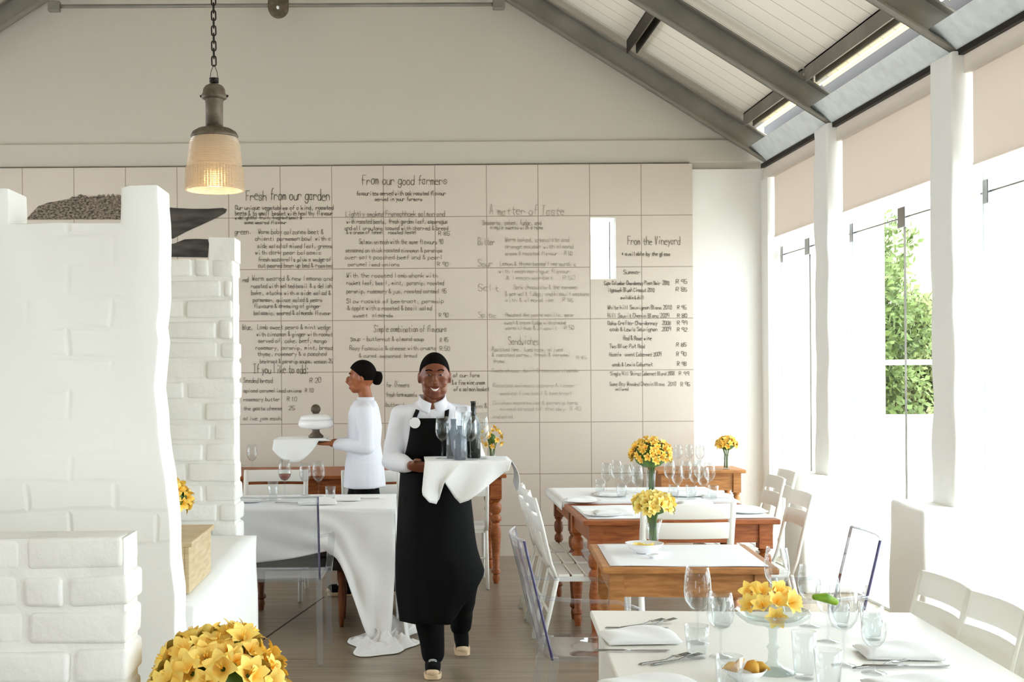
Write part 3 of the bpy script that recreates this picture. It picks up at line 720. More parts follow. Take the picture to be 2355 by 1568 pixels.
MB().ell((0, 0, pz(410)), (.028, .028, .036), 16, 10).build('bulb', bulb_m, lp, smooth=True)
pl_d = bpy.data.lights.new('lamp_glow', 'POINT'); pl_d.energy = 5; pl_d.color = (1, .76, .45); pl_d.shadow_soft_size = .05
pl = bpy.data.objects.new('lamp_glow', pl_d); COL.objects.link(pl); pl.location = lp.location+Vector((0, 0, -.05))

# ================================================================ furniture
def slat_chair():
    """cream metal chair, faces +Y, origin on the floor under the seat"""
    t = thing('slat_chair', '', 'chair'); m = cream_mt
    mb = MB()
    for k in range(5): mb.box(-.18, .18, -.185+k*.078, -.185+k*.078+.066, .425, .44)
    mb.build('seat', m, t, bevel=.004)
    MB().box(-.185, -.16, -.2, .2, .40, .425).box(.16, .185, -.2, .2, .40, .425).box(-.18, .18, .18, .2, .40, .425).box(-.18, .18, -.2, -.18, .40, .425).build('seat_frame', m, t)
    for s in (-1, 1):
        x = s*.183
        MB().tube([(x, -.315, .87), (x, -.275, .72), (x, -.225, .5), (x, -.195, .42)], .015, 8, flat=.7).build('back_post', m, t, smooth=True)
        MB().tube([(x, -.19, .42), (x, -.24, .2), (x, -.29, 0)], .013, 8).build('leg', m, t, smooth=True)
        MB().tube([(x, .18, .41), (x, .2, .2), (x, .225, 0)], .013, 8).build('leg', m, t, smooth=True)
    for z0, z1 in ((.675, .765), (.785, .87)):
        def f(s, q, z0=z0, z1=z1):
            x = -.175+.35*s; z = z0+(z1-z0)*q; y = -.315+(.87-z)*.25
            return (x, y-.022*(1-(2*s-1)**2), z)
        MB().grid(f, 10, 2).build('back_slat', m, t, smooth=True, solid=.012, bevel=.004)
    MB().tube([(-.183, -.235, .22), (.183, -.235, .22)], .008, 8).build('stretcher', m, t, smooth=True)
    return t
def ghost_chair():
    """clear acrylic armchair, faces +Y"""
    t = thing('acrylic_armchair', '', 'chair')
    MB().grid(lambda s, q: ((-.22+.44*s)*(1+.08*q), -.2+.42*q, .45-.015*math.sin(PI*s)*math.sin(PI*q)), 8, 8).build('seat', acryl, t, smooth=True, solid=.016)
    def back(s, q):
        z = .45+.47*q; a = 2*s-1
        return ((.215-.0*q)*a, -.2-.11*q-.035*(1-a*a), z)
    MB().grid(back, 12, 10).build('backrest', acryl, t, smooth=True, solid=.012)
    for a in (0, 1): MB().tube([back(a, k/8) for k in range(9)], .006, 6).build('edge', acryl_e, t, smooth=True)
    MB().tube([back(k/10, 1) for k in range(11)], .006, 6).build('top_rail', clear_mat('acrylic rim', (.8, .82, .86), .9, .5, haze=.3), t, smooth=True)
    MB().tube([(-.22, .215, .45), (.22, .215, .45)], .005, 6).build('edge', acryl_e, t, smooth=True)
    for s in (-1, 1):
        MB().bar((s*.21, -.19, .46), (s*.22, -.25, 0), .034, .034).build('leg', acryl, t, bevel=.004)
        MB().bar((s*.235, .2, .46), (s*.24, .22, 0), .034, .034).build('leg', acryl, t, bevel=.004)
        MB().tube([(s*.222, -.26, .70), (s*.255, -.12, .69), (s*.262, .05, .685), (s*.262, .13, .66), (s*.255, .17, .60), (s*.245, .19, .5), (s*.238, .2, .44)], .02, 8, flat=.45).build('arm', acryl, t, smooth=True)
    return t
def turned_table(w, d, top_m, leg_m, h=.75, apron=.105, over=.035, tt=.028, block=.16, lab='', cat='table', name='wooden_table', sq=.062):
    """origin on the floor at the middle of the near edge; extends to +Y"""
    t = thing(name, lab, cat)
    MB().box(-w/2, w/2, 0, d, h-tt, h).build('tabletop', top_m, t, bevel=.006)
    a = MB(); i = over+.012
    a.box(-w/2+i, w/2-i, i, i+.02, h-tt-apron, h-tt).box(-w/2+i, w/2-i, d-i-.02, d-i, h-tt-apron, h-tt)
    a.box(-w/2+i, -w/2+i+.02, i, d-i, h-tt-apron, h-tt).box(w/2-i-.02, w/2-i, i, d-i, h-tt-apron, h-tt)
    a.build('apron', top_m, t)
    zb = h-tt-block
    for sx in (-1, 1):
        for y in (over+sq/2, d-over-sq/2):
            x = sx*(w/2-over-sq/2); mb = MB().box(x-sq/2, x+sq/2, y-sq/2, y+sq/2, zb, h-tt)
            r = sq/2
            pr = [(r*.7, zb+.002), (r*.95, zb-.01), (r*.6, zb-.025), (r*.95, zb-.04), (r*1.05, zb-.07), (r*.9, zb-.10), (r*.55, zb-.115), (r*.95, zb-.135), (r*1.0, zb-.16),
                  (r*.6, zb-.18), (r*.75, zb-.20), (r*.95, zb-.26), (r*.75, zb-.36), (r*.55, .11), (r*.85, .095), (r*.85, .08), (r*.5, .07), (r*.65, .04), (r*.45, 0)]
            mb.lathe([(q, z) for q, z in pr], (x, y, 0), 24)
            o = mb.build('leg', leg_m, t, smooth=True); md = o.modifiers.new('e', 'EDGE_SPLIT'); md.split_angle = math.radians(50)
    return t
# --- chairs right side of the room
def chair(x, y, facing, label, wide=1):
    o = place('slat', slat_chair, (x, y, 0), facing, label); o.scale = (wide, 1, 1); return o
RT = -PI/2   # facing +X
LT = PI/2    # facing -X
chair(1.02, 7.05, RT, 'cream slatted chair at the left of the wooden tables, nearest of the row of three')
chair(1.03, 7.50, RT, 'cream slatted chair at the left of the wooden tables, middle of the row of three')
chair(1.03, 7.97, RT, 'cream slatted chair at the left of the wooden tables, farthest of the row of three')
chair(1.50, 6.86, 0, 'cream slatted chair seen from behind at the near end of the orange wooden table', 1.3)
chair(1.98, 7.12, LT, 'cream slatted chair right of the orange wooden table, nearest of three by the far plinth')
chair(2.14, 8.15, LT, 'cream slatted chair right of the far dining table, leftmost of three by the far plinth')
chair(2.36, 8.60, LT, 'cream slatted chair against the far plinth, middle and highest of the three')
chair(1.52, 4.17, LT, 'slatted chair right of the near white table, farthest of the bottom right row')
chair(1.51, 3.78, LT, 'slatted chair right of the near white table, middle of the bottom right row')
chair(1.49, 3.35, LT, 'cream slatted chair cut off by the right edge of the photo')
chair(.38, 9.13, 0, 'cream metal chair behind the waiter, at the right end of the long back table')
chair(-.98, 8.64, PI, 'cream slatted chair beyond the clothed table, beside the brick wall end', 1.2)
chair(-.28, 9.17, 0, 'cream slatted chair at the long back table, just right of the server in profile', 1.1)
def ghost(x, y, r, label): return place('ghost', ghost_chair, (x, y, 0), r, label)
ghost(-.71, 6.86, 0, 'clear acrylic armchair with its back to the viewer at the clothed table')
ghost(.76, 5.02, RT, 'clear acrylic armchair with violet edges left of the near wooden table')
ghost(1.55, 5.0, LT-.1, 'clear acrylic armchair with violet edges by the near plinth, right of the tables')
# --- tables
YAW = math.radians(-4)
TA = turned_table(.745, .71, wood_p, wood_p, lab='small light pine table topped with white paper', block=.2)
TA.location = (1.19, 5.17, 0); TA.rotation_euler.z = YAW
TB = turned_table(1.10, .86, wood_o, wood_o, lab='orange pine dining table behind the small light pine table', sq=.075, block=.14)
TB.location = (1.52, 6.79, 0)
TC = turned_table(1.10, .90, wood_o, wood_l, lab='far orange pine dining table crowded with glasses and a tall bouquet')
TC.location = (1.53, 7.72, 0)
TD = turned_table(.72, .42, wood_p, wood_p, lab='small pine side table against the back wall carrying a small bouquet', h=.77, apron=.14)
TD.location = (2.37, 9.86, 0)
TF = turned_table(2.5, .85, wood_o, wood_o, lab='long orange pine table along the back, behind the waiter', h=.82, apron=.13, sq=.085)
TF.location = (-.53, 9.02, 0)
# near white painted table
TW = thing('white_table', 'near white painted table set with glasses and a cake stand', 'table', (1.033, 2.85, 0), YAW)
MB().box(-.5, .6, 0, 1.4, .725, .75).build('tabletop', white_pt, TW, bevel=.005)
MB().box(-.46, .56, .04, .06, .64, .725).box(-.46, .56, 1.34, 1.36, .64, .725).box(-.46, -.44, .04, 1.36, .64, .725).box(.54, .56, .04, 1.36, .64, .725).build('apron', white_pt, TW)
for sx in (-.445, .545):
    for y in (.07, 1.33): MB().box(sx-.03, sx+.03, y-.03, y+.03, 0, .725).build('leg', white_pt, TW, bevel=.004)
# paper on the small table
pp = MB().grid(lambda s, q: (-.335+.67*s, .03+.64*q, .7525+.0012*math.sin(s*9)*math.cos(q*7)), 16, 16).build('table_paper', paper_m, None, smooth=True, solid=.0012)
pp.location = TA.location; pp.rotation_euler.z = YAW
tag(pp, 'white paper sheet covering the small light pine table', 'table paper')
# linen on the two far tables
tf2 = thing('tablecloth', 'white cloth covering the far dining table under the glasses', 'tablecloth', (1.53, 7.72, 0))
MB().grid(lambda s, q: (-.56+1.12*s, -.012+.92*q, .7545), 24, 16).build('cloth_top', cloth_m, tf2, smooth=True, solid=.003)
MB().grid(lambda s, q: (-.56+1.12*s, -.014-.004*math.sin(s*30)*q, .7535-.03*q-.008*q*math.sin(s*9)), 40, 3).build('front_fall', cloth_m, tf2, smooth=True, solid=.003)
MB().grid(lambda s, q: (-.562-.006*q, -.012+.92*s, .7535-.05*q), 16, 3).build('side_fall', cloth_m, tf2, smooth=True, solid=.003)
for k, (x, w) in enumerate(((-.27, .25), (.30, .24))):
    pm = MB().grid(lambda s, q: (1.52+x-w+2*w*s, 6.86+.66*q, .7525+.002*math.sin(s*8+k)*math.sin(q*5)), 16, 14).build('place_mat', cloth_m, None, smooth=True, solid=.003)
    tag(pm, 'white linen mat at the %s of the orange pine table' % ('left', 'right')[k], 'place mat')
# bench under the clothed table
bn = thing('upholstered_bench', 'black upholstered bench with pine legs under the clothed table', 'bench', (-.95, 7.72, 0))
MB().box(-.63, .64, -.2, .2, .36, .45).build('cushion', black_v, bn, bevel=.02, seg=3)
for x in (-.1, .52):
    for y in (-.13, .13): MB().lathe([(.012, 0), (.018, .08), (.022, .2), (.016, .26), (.026, .3), (.026, .365)], (x, y, 0), 12).build('leg', wood_l, bn, smooth=True)
# clothed tables
TL = turned_table(.92, .84, wood_l, wood_l, lab='pine table under the white tablecloth, its turned leg showing beside the waiter', sq=.085, block=.1)
TL.location = (-.62, 7.40, 0)
TL2 = turned_table(.92, .84, wood_l, wood_l, lab='second pine table under the white tablecloth, behind the brick wall end', sq=.085, block=.1)
TL2.location = (-1.56, 7.40, 0)
cloth = thing('tablecloth', 'long white tablecloth hanging to the floor in a heap beside the waiter', 'tablecloth', (-1.1, 7.8, 0))
def top_cl(s, q):
    return (-.96+1.97*s-.0, -.43+.90*q, .756+.001*math.sin(s*20))
MB().grid(top_cl, 30, 12).build('cloth_top', cloth_m, cloth, smooth=True, solid=.003)
# front fall: shallow swag on the left, long fall at the right corner
def front(s, q):
    x = -.96+1.97*s
    w = max(0, min(1, (s-.80)/.16)); w = w*w*(3-2*w)
    sag = .27+.05*math.sin((s-.32)*PI/.42) if s < .8 else .27
    L = sag*(1-w)+.745*w
    z = .757-L*q
    fold = .022*math.sin(s*26+1)*q+.03*w*q*math.sin(s*90)
    y = -.43-.012*math.sin(q*PI/2)-fold*.6-.30*w*q**3
    pull = -.13*w*math.sin(q*PI*.9)*(1-s)*3
    e = max(0, (s-.45)/.55)
    y -= .022*e*q**.6*math.sin(7*(s*2.2-q*.9)*2)+.008*math.sin(s*40+q*6)*q*e
    return (x+pull+.02*w*q-.10*w*q*q*(s-.75)*2, y, max(z, .012))
MB().grid(front, 90, 26).build('front_fall', cloth_m, cloth, smooth=True, solid=.003)
def side(s, q):
    z = .757-.745*q
    f = .028*math.sin(s*30)*q+.015*math.sin(s*11+2)*q
    return (1.01+f+.05*q*q, -.43+.90*s-.25*(1-s)*q**3-.03*q, max(z, .012))
MB().grid(side, 40, 26).build('side_fall', cloth_m, cloth, smooth=True, solid=.003)
def heap(s, q):
    a = s*2*PI; r = q
    lob = 1+.16*math.sin(a*3+1)+.10*math.sin(a*5)
    x = .925+.19*r*lob*math.cos(a); y = -.74+.26*r*lob*math.sin(a)
    n1 = noise.noise(Vector((x*10+3*y, y*7, 1))); n2 = noise.noise(Vector((x*21, y*16-9*x, 4)))
    h = (1-r**5)*(.045+.075*n1+.045*n2+.012*math.sin(x*60+y*25))*(.7+.5*(y+1)) + .006
    return (x, y, max(.004, h))
MB().grid(heap, 110, 30).build('floor_heap', cloth_m, cloth, smooth=True)
def corner(s, q):
    x = .86+.27*s; y = -.62+.25*s+ -.22*q
    return (x+.05*math.sin(q*5), y, .012+.09*(1-q)**1.6*(1-.5*abs(s-.5))+.03*math.sin(s*16+q*5)*(1-q))
MB().grid(corner, 20, 16).build('trailing_corner', cloth_m, cloth, smooth=True, solid=.003)

# ================================================================ tableware
TZ = .75
def wine_glass(h=.225, r=.04, name='wine_glass', wine=0):
    def mk():
        t = thing(name, '', 'glass')
        pr = [(.034, 0), (.034, .0015), (.02, .004), (.005, .008), (.0036, .02), (.0034, h*.38), (.006, h*.41), (r*.55, h*.46), (r*.88, h*.55), (r, h*.66), (r*.95, h*.82), (r*.80, h)]
        inn = [(r*.80-.001, h), (r*.95-.001, h*.82), (r-.001, h*.66), (r*.88-.0012, h*.555), (r*.5, h*.465), (.002, h*.43)]
        MB().lathe(pr+inn, n=28, caps=True).build('glass', glass_m, t, smooth=True)
        if wine: MB().lathe([(.002, h*.44), (r*.5, h*.47), (r*.86, h*.555), (r*.96, h*.62), (.001, h*.62)], n=20).build('wine', wine_m, t, smooth=True)
        return t
    return mk
def tumbler(h=.095, r=.036):
    def mk():
        t = thing('tumbler', '', 'glass'); mb = MB(); n = 48
        def ring(rad, z, k=1): return [(rad*(1+.025*k*math.cos(12*2*PI*j/n))*math.cos(2*PI*j/n), rad*(1+.025*k*math.cos(12*2*PI*j/n))*math.sin(2*PI*j/n), z) for j in range(n)]
        mb.loft([ring(r*.72, 0), ring(r*.78, .01), ring(r*.9, h*.5), ring(r, h, 0), ring(r-.002, h, 0), ring(r*.86, h*.5), ring(r*.68, .012)])
        mb.build('glass', tumb_m, t, smooth=True); return t
    return mk
def on(v, u, z=TZ):
    """spot on a table top of height z seen at pixel (u, v)"""
    c, s = math.cos(ROLL), math.sin(ROLL); b = (u-U0)*s+(v-V0)*c
    Y = F*(HC-z)/b; p = P(u, v, Y); p.z = z; return p
def wg(u, v, label, h=.225, r=.04, z=TZ, group=None, wine=0):
    return place(('wg', h, r, wine), wine_glass(h, r, wine=wine), on(v, u, z+.0005), 0, label, group)
def tb(u, v, label, h=.095, r=.036, z=TZ, group=None):
    return place(('tb', h, r), tumbler(h, r), on(v, u, z+.0005), 0, label, group)
# near white table
wg(1605, 1478, 'large wine glass, leftmost on the near white table', .235, .043)
wg(1787, 1416, 'large wine glass at the back of the near white table, behind the cake stand', .235, .043)
wg(1862, 1440, 'wine glass at the back of the near white table, right of the cake stand flowers', .2, .038)
wg(1940, 1530, 'wine glass on the near white table between the green bud and the right napkins', .235, .043)
wg(2010, 1548, 'small wine glass at the right end of the glasses on the near white table', .17, .034)
wg(1658, 1510, 'small wine glass holding pale dregs, before the lemon bowl', .19, .04)
wg(1905, 1475, 'wine glass at the back right of the near white table', .2, .038)
tb(1603, 1512, 'ribbed tumbler directly under the leftmost wine glass')
tb(1677, 1600, 'ribbed tumbler at the bottom edge, before the lemon bowl', .105)
tb(1850, 1560, 'ribbed tumbler right of the cake stand foot', .13, .034)
tb(1905, 1590, 'ribbed tumbler at the bottom edge, right of the cake stand', .11)
tb(2005, 1470, 'ribbed tumbler at the back right corner of the near white table', .11)
tb(1660, 1440, 'ribbed tumbler at the back of the near white table, left of the cake stand', .095)
tb(1930, 1440, 'short ribbed tumbler behind the right wine glasses on the near white table', .08)
def cake_stand():
    t = thing('cake_stand', 'pressed glass cake stand holding yellow flowers on the near white table', 'cake stand')
    pr = [(.062, 0), (.06, .006), (.03, .016), (.014, .03), (.012, .06), (.018, .07), (.010, .08), (.012, .12), (.03, .132), (.075, .14), (.098, .158), (.102, .172), (.098, .172), (.07, .150), (.002, .143)]
    mb = MB(); n = 60
    mb.loft([[(r*(1+(.02*math.cos(15*2*PI*j/n) if r > .05 else 0))*math.cos(2*PI*j/n), r*(1+(.02*math.cos(15*2*PI*j/n) if r > .05 else 0))*math.sin(2*PI*j/n), z) for j in range(n)] for r, z in pr])
    mb.build('glass', clear_mat('pressed glass', (.86, .90, .88), .9, .45, haze=.1), t, smooth=True); return t
cs = cake_stand(); cs.location = on(1545, 1778, TZ+.0005)
# flowers ------------------------------------------------------------
def petal_mesh(name, n, R, m, open_=.9):
    mb = MB()
    for k in range(n):
        a = 2*PI*k/n; ca, sa = math.cos(a), math.sin(a)
        def f(s, q, ca=ca, sa=sa):
            # q along the petal, s across
            w = R*.50*math.sin(PI*(.12+.86*q))**.8*(1-.15*q)
            rad = R*(.12+.95*q**1.15*open_); z = R*(-.55+1.05*q-.38*q**3*open_)
            x = (s-.5)*w*2*(.75); z += .35*abs(s-.5)*w
            return (rad*ca-x*sa, rad*sa+x*ca, z)
        mb.grid(f, 4, 5)
    for k in range(3): mb.tube([(0, 0, -R*.4), (R*.12*math.cos(k*2.1), R*.12*math.sin(k*2.1), R*.35)], R*.035, 5)
    return mb.mesh(name, m, True)
BL_BIG = petal_mesh('blossom', 6, .040, petal_m)
BL_PALE = petal_mesh('blossom', 6, .034, petal_l)
BL_SM = petal_mesh('blossom', 5, .028, petal_m)
def add_blossoms(t, c, r, n, me, seed, zmin=-.35, squash=1, skip=None, jit=.9):
    rnd = random.Random(seed); c = Vector(c); k = 0; i = 0
    ga = PI*(3-math.sqrt(5))
    while i < n:
        z = 1-(1-zmin)*(i+.5)/n; rr = math.sqrt(max(0, 1-z*z)); a = ga*i+rnd.uniform(-.2, .2)
        d = Vector((rr*math.cos(a), rr*math.sin(a), z)); i += 1
        if skip and skip(d): continue
        p = c+Vector((d.x*r, d.y*r, d.z*r*squash))*rnd.uniform(jit, 1.04)
        o = bpy.data.objects.new('blossom', me); COL.objects.link(o); o.parent = t; o.location = p
        dd = (d+Vector((rnd.uniform(-.35, .35), rnd.uniform(-.35, .35), rnd.uniform(-.25, .35)))).normalized()
        o.rotation_euler = (dd.to_track_quat('Z', 'Y') @ Matrix.Rotation(rnd.uniform(0, 2*PI), 3, 'Z').to_quaternion()).to_euler()
        o.scale = (rnd.uniform(.88, 1.15),)*3
def bouquet(name, label, loc, r, n, me, cz, vase_h, vase_r0, vase_r1, seed, squash=.85, stems=14, zmin=-.35, skip=None, leafy=.78):
    """bouquet in a glass vase; loc is the foot of the vase, cz the height of the ball centre"""
    t = thing(name, label, 'flowers', loc); rnd = random.Random(seed)
    MB().lathe([(vase_r0, 0), (vase_r0*1.02, .004), (vase_r0*1.05, vase_h*.5), (vase_r1, vase_h), (vase_r1-.002, vase_h), (vase_r0, vase_h*.5), (vase_r0*.9, .008)], n=28).build('vase', tumb_m, t, smooth=True)
    mb = MB()
    for k in range(stems):
        a = rnd.uniform(0, 2*PI); q = math.sqrt(rnd.random()); b = rnd.uniform(0, 2*PI)
        mb.tube([(vase_r0*.75*q*math.cos(a), vase_r0*.75*q*math.sin(a), .012), (vase_r1*.6*q*math.cos(b), vase_r1*.6*q*math.sin(b), vase_h), (r*.5*q*math.cos(b), r*.5*q*math.sin(b), cz-r*.1)], .0035, 6)
    mb.build('stems', green_s, t, smooth=True)
    rough(MB().ell((0, 0, cz), (r*leafy, r*leafy, r*leafy*squash), 20, 14), r*.1, 18, seed).build('foliage', green_s, t, smooth=True)
    add_blossoms(t, (0, 0, cz), r, n, me, seed, zmin, squash, skip)
    return t
fb = P(502, 1578, 2.85)
bouquet('flower_bouquet', 'large yellow bouquet in the foreground at the bottom edge', (fb.x, fb.y, .45), .15, 96, BL_BIG, fb.z-.45, .28, .05, .06, 3, .92, 16, -.75,
        skip=lambda d: (d-Vector((.30, -.92, .20)).normalized()).length < .24)
st = thing('side_stool', 'low round wooden stool under the foreground bouquet', 'stool', (fb.x, fb.y, 0))
MB().lathe([(.17, .42), (.18, .425), (.18, .445), (.17, .45)], n=32).build('seat', wood_c, st, smooth=True)
for k in range(3):
    a = 2*PI*k/3+.4; MB().bar((.1*math.cos(a), .1*math.sin(a), .425), (.17*math.cos(a), .17*math.sin(a), 0), .03, .03).build('leg', wood_c, st, bevel=.004)
p = on(1136, 1497); bouquet('flower_bouquet', 'tall round yellow bouquet on the far dining table', p, .145, 80, BL_SM, .265, .16, .028, .034, 5, .8, 10, -.35)
p = on(1262, 1503); bouquet('flower_bouquet', 'pale yellow bouquet in a flared vase behind the white bowl', p, .095, 44, BL_PALE, .205, .14, .022, .042, 6, .62, 12, -.3)
p = on(1079, 1671, .77); bouquet('flower_bouquet', 'small yellow bouquet on the pine side table by the back wall', p, .085, 40, BL_SM, .205, .12, .025, .028, 8, .75, 8, -.35)
p = on(1084, 1131, .82); bouquet('flower_bouquet', 'loose yellow flowers in a glass vase, just right of the tray of bottles', p, .085, 16, BL_SM, .25, .16, .03, .035, 11, 1.2, 6, -.6, leafy=.4)
p = P(404, 1158, 3.95); bouquet('flower_bouquet', 'yellow flowers standing on the crate, mostly hidden by the plaster partition', (p.x-.0, 3.88, 1.091), .06, 22, BL_SM, .1, .07, .022, .026, 13, 1, 6, -.4)
# blossoms lying on the cake stand, each a thing
c0 = cs.location+Vector((0, 0, .168)); rnd = random.Random(5)
for k, (du, dy, dz, lab) in enumerate((
    (-62, -.01, .025, 'leftmost'), (-38, -.04, .03, 'front left'), (-22, .03, .055, 'upper left'), (-8, -.06, -.005, 'lowest front'), (8, -.02, .035, 'centre'), (24, .04, .05, 'upper right'), (44, -.03, .03, 'front right'), (62, .02, .03, 'rightmost'), (-48, .04, .05, 'back left'), (38, .05, .05, 'back right'))):
    o = bpy.data.objects.new('lily_blossom', BL_BIG); COL.objects.link(o)
    o.location = c0+Vector((du*.00108, dy, dz)); d = Vector((du*.012, -.8+rnd.uniform(-.4, .4), rnd.uniform(.1, .9))).normalized()
    o.rotation_euler = d.to_track_quat('Z', 'Y').to_euler(); o.scale = (.85,)*3
    tag(o, 'yellow lily blossom on the glass cake stand, the %s one' % lab, 'flower', 'blossoms on the cake stand')
gb_ = MB().limb([(0, 0, 0), (.04, 0, -.003), (.075, 0, -.018)], [.011, .018, .013], 12).build('flower_bud', green_b, None, smooth=True)
gb_.scale = (.75,)*3; gb_.location = c0+Vector((.118, .0, .04)); tag(gb_, 'bright green bud sticking out right of the cake stand', 'bud')
def bowl(r, h, name, label, loc, oval=1):
    t = thing(name, label, 'bowl', loc)
    mb = MB().lathe([(r*.4, 0), (r*.42, .004), (r*.75, h*.45), (r, h), (r-.003, h), (r*.72, h*.5), (r*.1, .008)], n=36)
    mb.v = [(x*oval, y, z) for x, y, z in mb.v]
    mb.build('dish', china, t, smooth=True); return t
p = on(1272, 1480); bowl(.088, .045, 'oval_bowl', 'white oval bowl on the paper-topped table', (p.x, p.y-.02, .7555))
for k, (dx, dy) in enumerate(((-.03, 0), (.0, .015), (.028, .0))):
    o = bpy.data.objects.new('lily_blossom', BL_PALE); COL.objects.link(o); o.location = (p.x+dx, p.y-.02+dy, .79); o.rotation_euler = (.3-.2*k, .2*k, k); o.scale = (.8,)*3
    tag(o, 'yellow blossom lying in the white oval bowl, the %s one' % ('left', 'middle', 'right')[k], 'flower', 'blossoms in the oval bowl')
p = on(1282, 1497); o = bowl(.03, .016, 'small_dish', 'tiny white dish in front of the oval bowl', (p.x, p.y-.03, .7555))
p = on(1566, 1712); lb = bowl(.06, .035, 'small_bowl', 'small white bowl of lemon wedges left of the cake stand foot', p)
for k, (dx, dz, rz) in enumerate(((-.038, .036, .3), (-.012, .042, 1.2), (.02, .038, 2.2), (.045, .036, -.4))):
    mb = MB()
    mb.loft([[(x, .018*w*math.sin(a), .018*w*(1-math.cos(a))-.004) for a in [PI*q/6-PI/2+PI/2 for q in range(7)]] for x, w in ((-.026, .1), (-.015, .8), (0, 1), (.015, .8), (.026, .1))])
    o = mb.build('lemon_wedge', lemon_m, None, smooth=True); o.location = p+Vector((dx, .0, dz-.01)); o.rotation_euler = (.4, .5-.3*k, rz)
    tag(o, 'golden lemon wedge in the small white bowl, %s' % ('leftmost', 'upright second from left', 'third from left', 'rightmost')[k], 'lemon', 'lemon wedges in the small bowl')
def napkin():
    t = thing('napkin', '', 'napkin')
    def f(s, q):
        e = (math.sin(PI*s)*math.sin(PI*q))**.35
        return (-.1+.2*s, -.07+.14*q, .006+.022*e+.006*math.sin(s*7+q*4)*e)
    MB().grid(f, 24, 18).build('fold', cloth_m, t, smooth=True, solid=.004)
    MB().grid(lambda s, q: (-.098+.196*s, -.072+.06*q, .004+.006*math.sin(PI*q)), 14, 6).build('lower_fold', cloth_m, t, smooth=True, solid=.004)
    return t
def plate():
    t = thing('plate', '', 'plate')
    MB().lathe([(.06, 0), (.07, .003), (.115, .014), (.117, .016), (.112, .016), (.07, .006), (.001, .005)], n=40).build('dish', china, t, smooth=True); return t
def knife():
    t = thing('knife', '', 'cutlery')
    MB().tube([(-.1, 0, .004), (-.095, 0, .005), (-.02, 0, .0045), (.0, 0, .004)], [.003, .006, .005, .004], 8, flat=.45).build('handle', cut_m, t, smooth=True)
    MB().prism([(0, -.004), (.08, -.008), (.1, -.006), (.108, .002), (.09, .005), (0, .004)], 'z', .0025, .0045).build('blade', cut_m, t); return t
def fork():
    t = thing('fork', '', 'cutlery')
    MB().tube([(-.1, 0, .003), (-.09, 0, .004), (0, 0, .005), (.03, 0, .012)], [.004, .006, .003, .004], 8, flat=.45).build('handle', cut_m, t, smooth=True)
    mb = MB().box(.03, .05, -.01, .01, .009, .0115)
    for k in range(4): mb.bar((.05, -.0085+k*.0056, .0105), (.085, -.0085+k*.0056, .014), .0025, .002)
    mb.build('tines', cut_m, t); return t
def nap(u, v, rot, label, s=1.0, group=None, z=TZ): return place('nap', napkin, on(v, u, z+.002), rot, label, group, s)
def plt(u, v, label, s=1, group=None, z=TZ): return place('plate', plate, on(v, u, z+.001), 0, label, group, s)
def knf(u, v, rot, label, s=1, z=TZ): return place('knife', knife, on(v, u, z+.001), rot, label, None, s)
def frk(u, v, rot, label, s=1, z=TZ): return place('fork', fork, on(v, u, z+.001), rot, label, None, s)
nap(1470, 1470, .05, 'folded white napkin at the back left of the near white table', 1.15)
nap(1500, 1590, .08, 'folded white napkin at the bottom edge of the near white table, left side', 1.25)
nap(2065, 1505, -.1, 'folded white napkin at the back right of the near white table', 1.1)
nap(2110, 1590, -.05, 'folded white napkin at the bottom right of the near white table', 1.2)
knf(1450, 1498, 0, 'knife in front of the back left napkin on the near white table', 1.1)
knf(1462, 1446, 0, 'knife behind the back left napkin on the near white table')
frk(1480, 1438, .5, 'fork with tines showing behind the back left napkin')
frk(1508, 1437, .5, 'second fork with tines showing behind the back left napkin, nearer the large glass')
frk(1532, 1520, .5, 'fork with tines showing behind the bottom left napkin')
frk(1560, 1521, .5, 'second fork behind the bottom left napkin, under the large glass')
knf(2080, 1534, 0, 'knife between the two right napkins on the near white table', 1.2)
frk(2030, 1532, .3, 'fork between the two right napkins, beside the small wine glass')
# orange table B and far table C
nap(1410, 1182, 0, 'napkin at the left of the orange pine table', 1.1); nap(1600, 1160, 0, 'white napkin on the orange pine table, behind the slatted chair back', 1.0)
plt(1385, 1186, 'white plate under the left napkin of the orange pine table'); nap(1715, 1176, .1, 'white napkin at the right end of the orange pine table', 1.0)
plt(1720, 1180, 'white plate at the right end of the orange pine table')
nap(1335, 1152, 0, 'white napkin at the left edge of the far dining table'); plt(1340, 1156, 'white plate at the left edge of the far dining table')
nap(1400, 1138, .2, 'white napkin left of the tall bouquet', 1.0); nap(1570, 1138, 0, 'white napkin right of the tall bouquet', 1.0); nap(1650, 1145, -.2, 'white napkin at the right edge of the far dining table', 1.0)
plt(1575, 1142, 'white plate right of the tall bouquet'); plt(1405, 1142, 'white plate left of the tall bouquet')
GC = 'wine glasses crowding the far dining table'
for k, (u, v) in enumerate(((1395, 1138), (1418, 1131), (1440, 1143), (1463, 1133), (1466, 1150), (1540, 1131), (1558, 1146), (1578, 1133), (1598, 1142), (1618, 1151), (1632, 1137), (1608, 1130))):
    wg(u, v, 'clear wine glass standing %s on the far dining table' % (('left of the tall bouquet', 'right of the tall bouquet')[k > 4]), .215, .038, group=GC+(' left of the bouquet', ' right of the bouquet')[k > 4])
for k, (u, v) in enumerate(((1380, 1136), (1430, 1146), (1550, 1148), (1590, 1150), (1640, 1150))):
    tb(u, v, 'ribbed tumbler among the wine glasses %s of the tall bouquet' % ('left', 'right')[k > 1], group='tumblers on the far dining table '+('left', 'right')[k > 1])
# side table glasses by the back wall
for k, (u, v) in enumerate(((1560, 1079), (1585, 1078), (1610, 1080))):
    wg(u, v, 'wine glass on the pine side table by the back wall', .2, .036, .77, 'wine glasses on the side table')
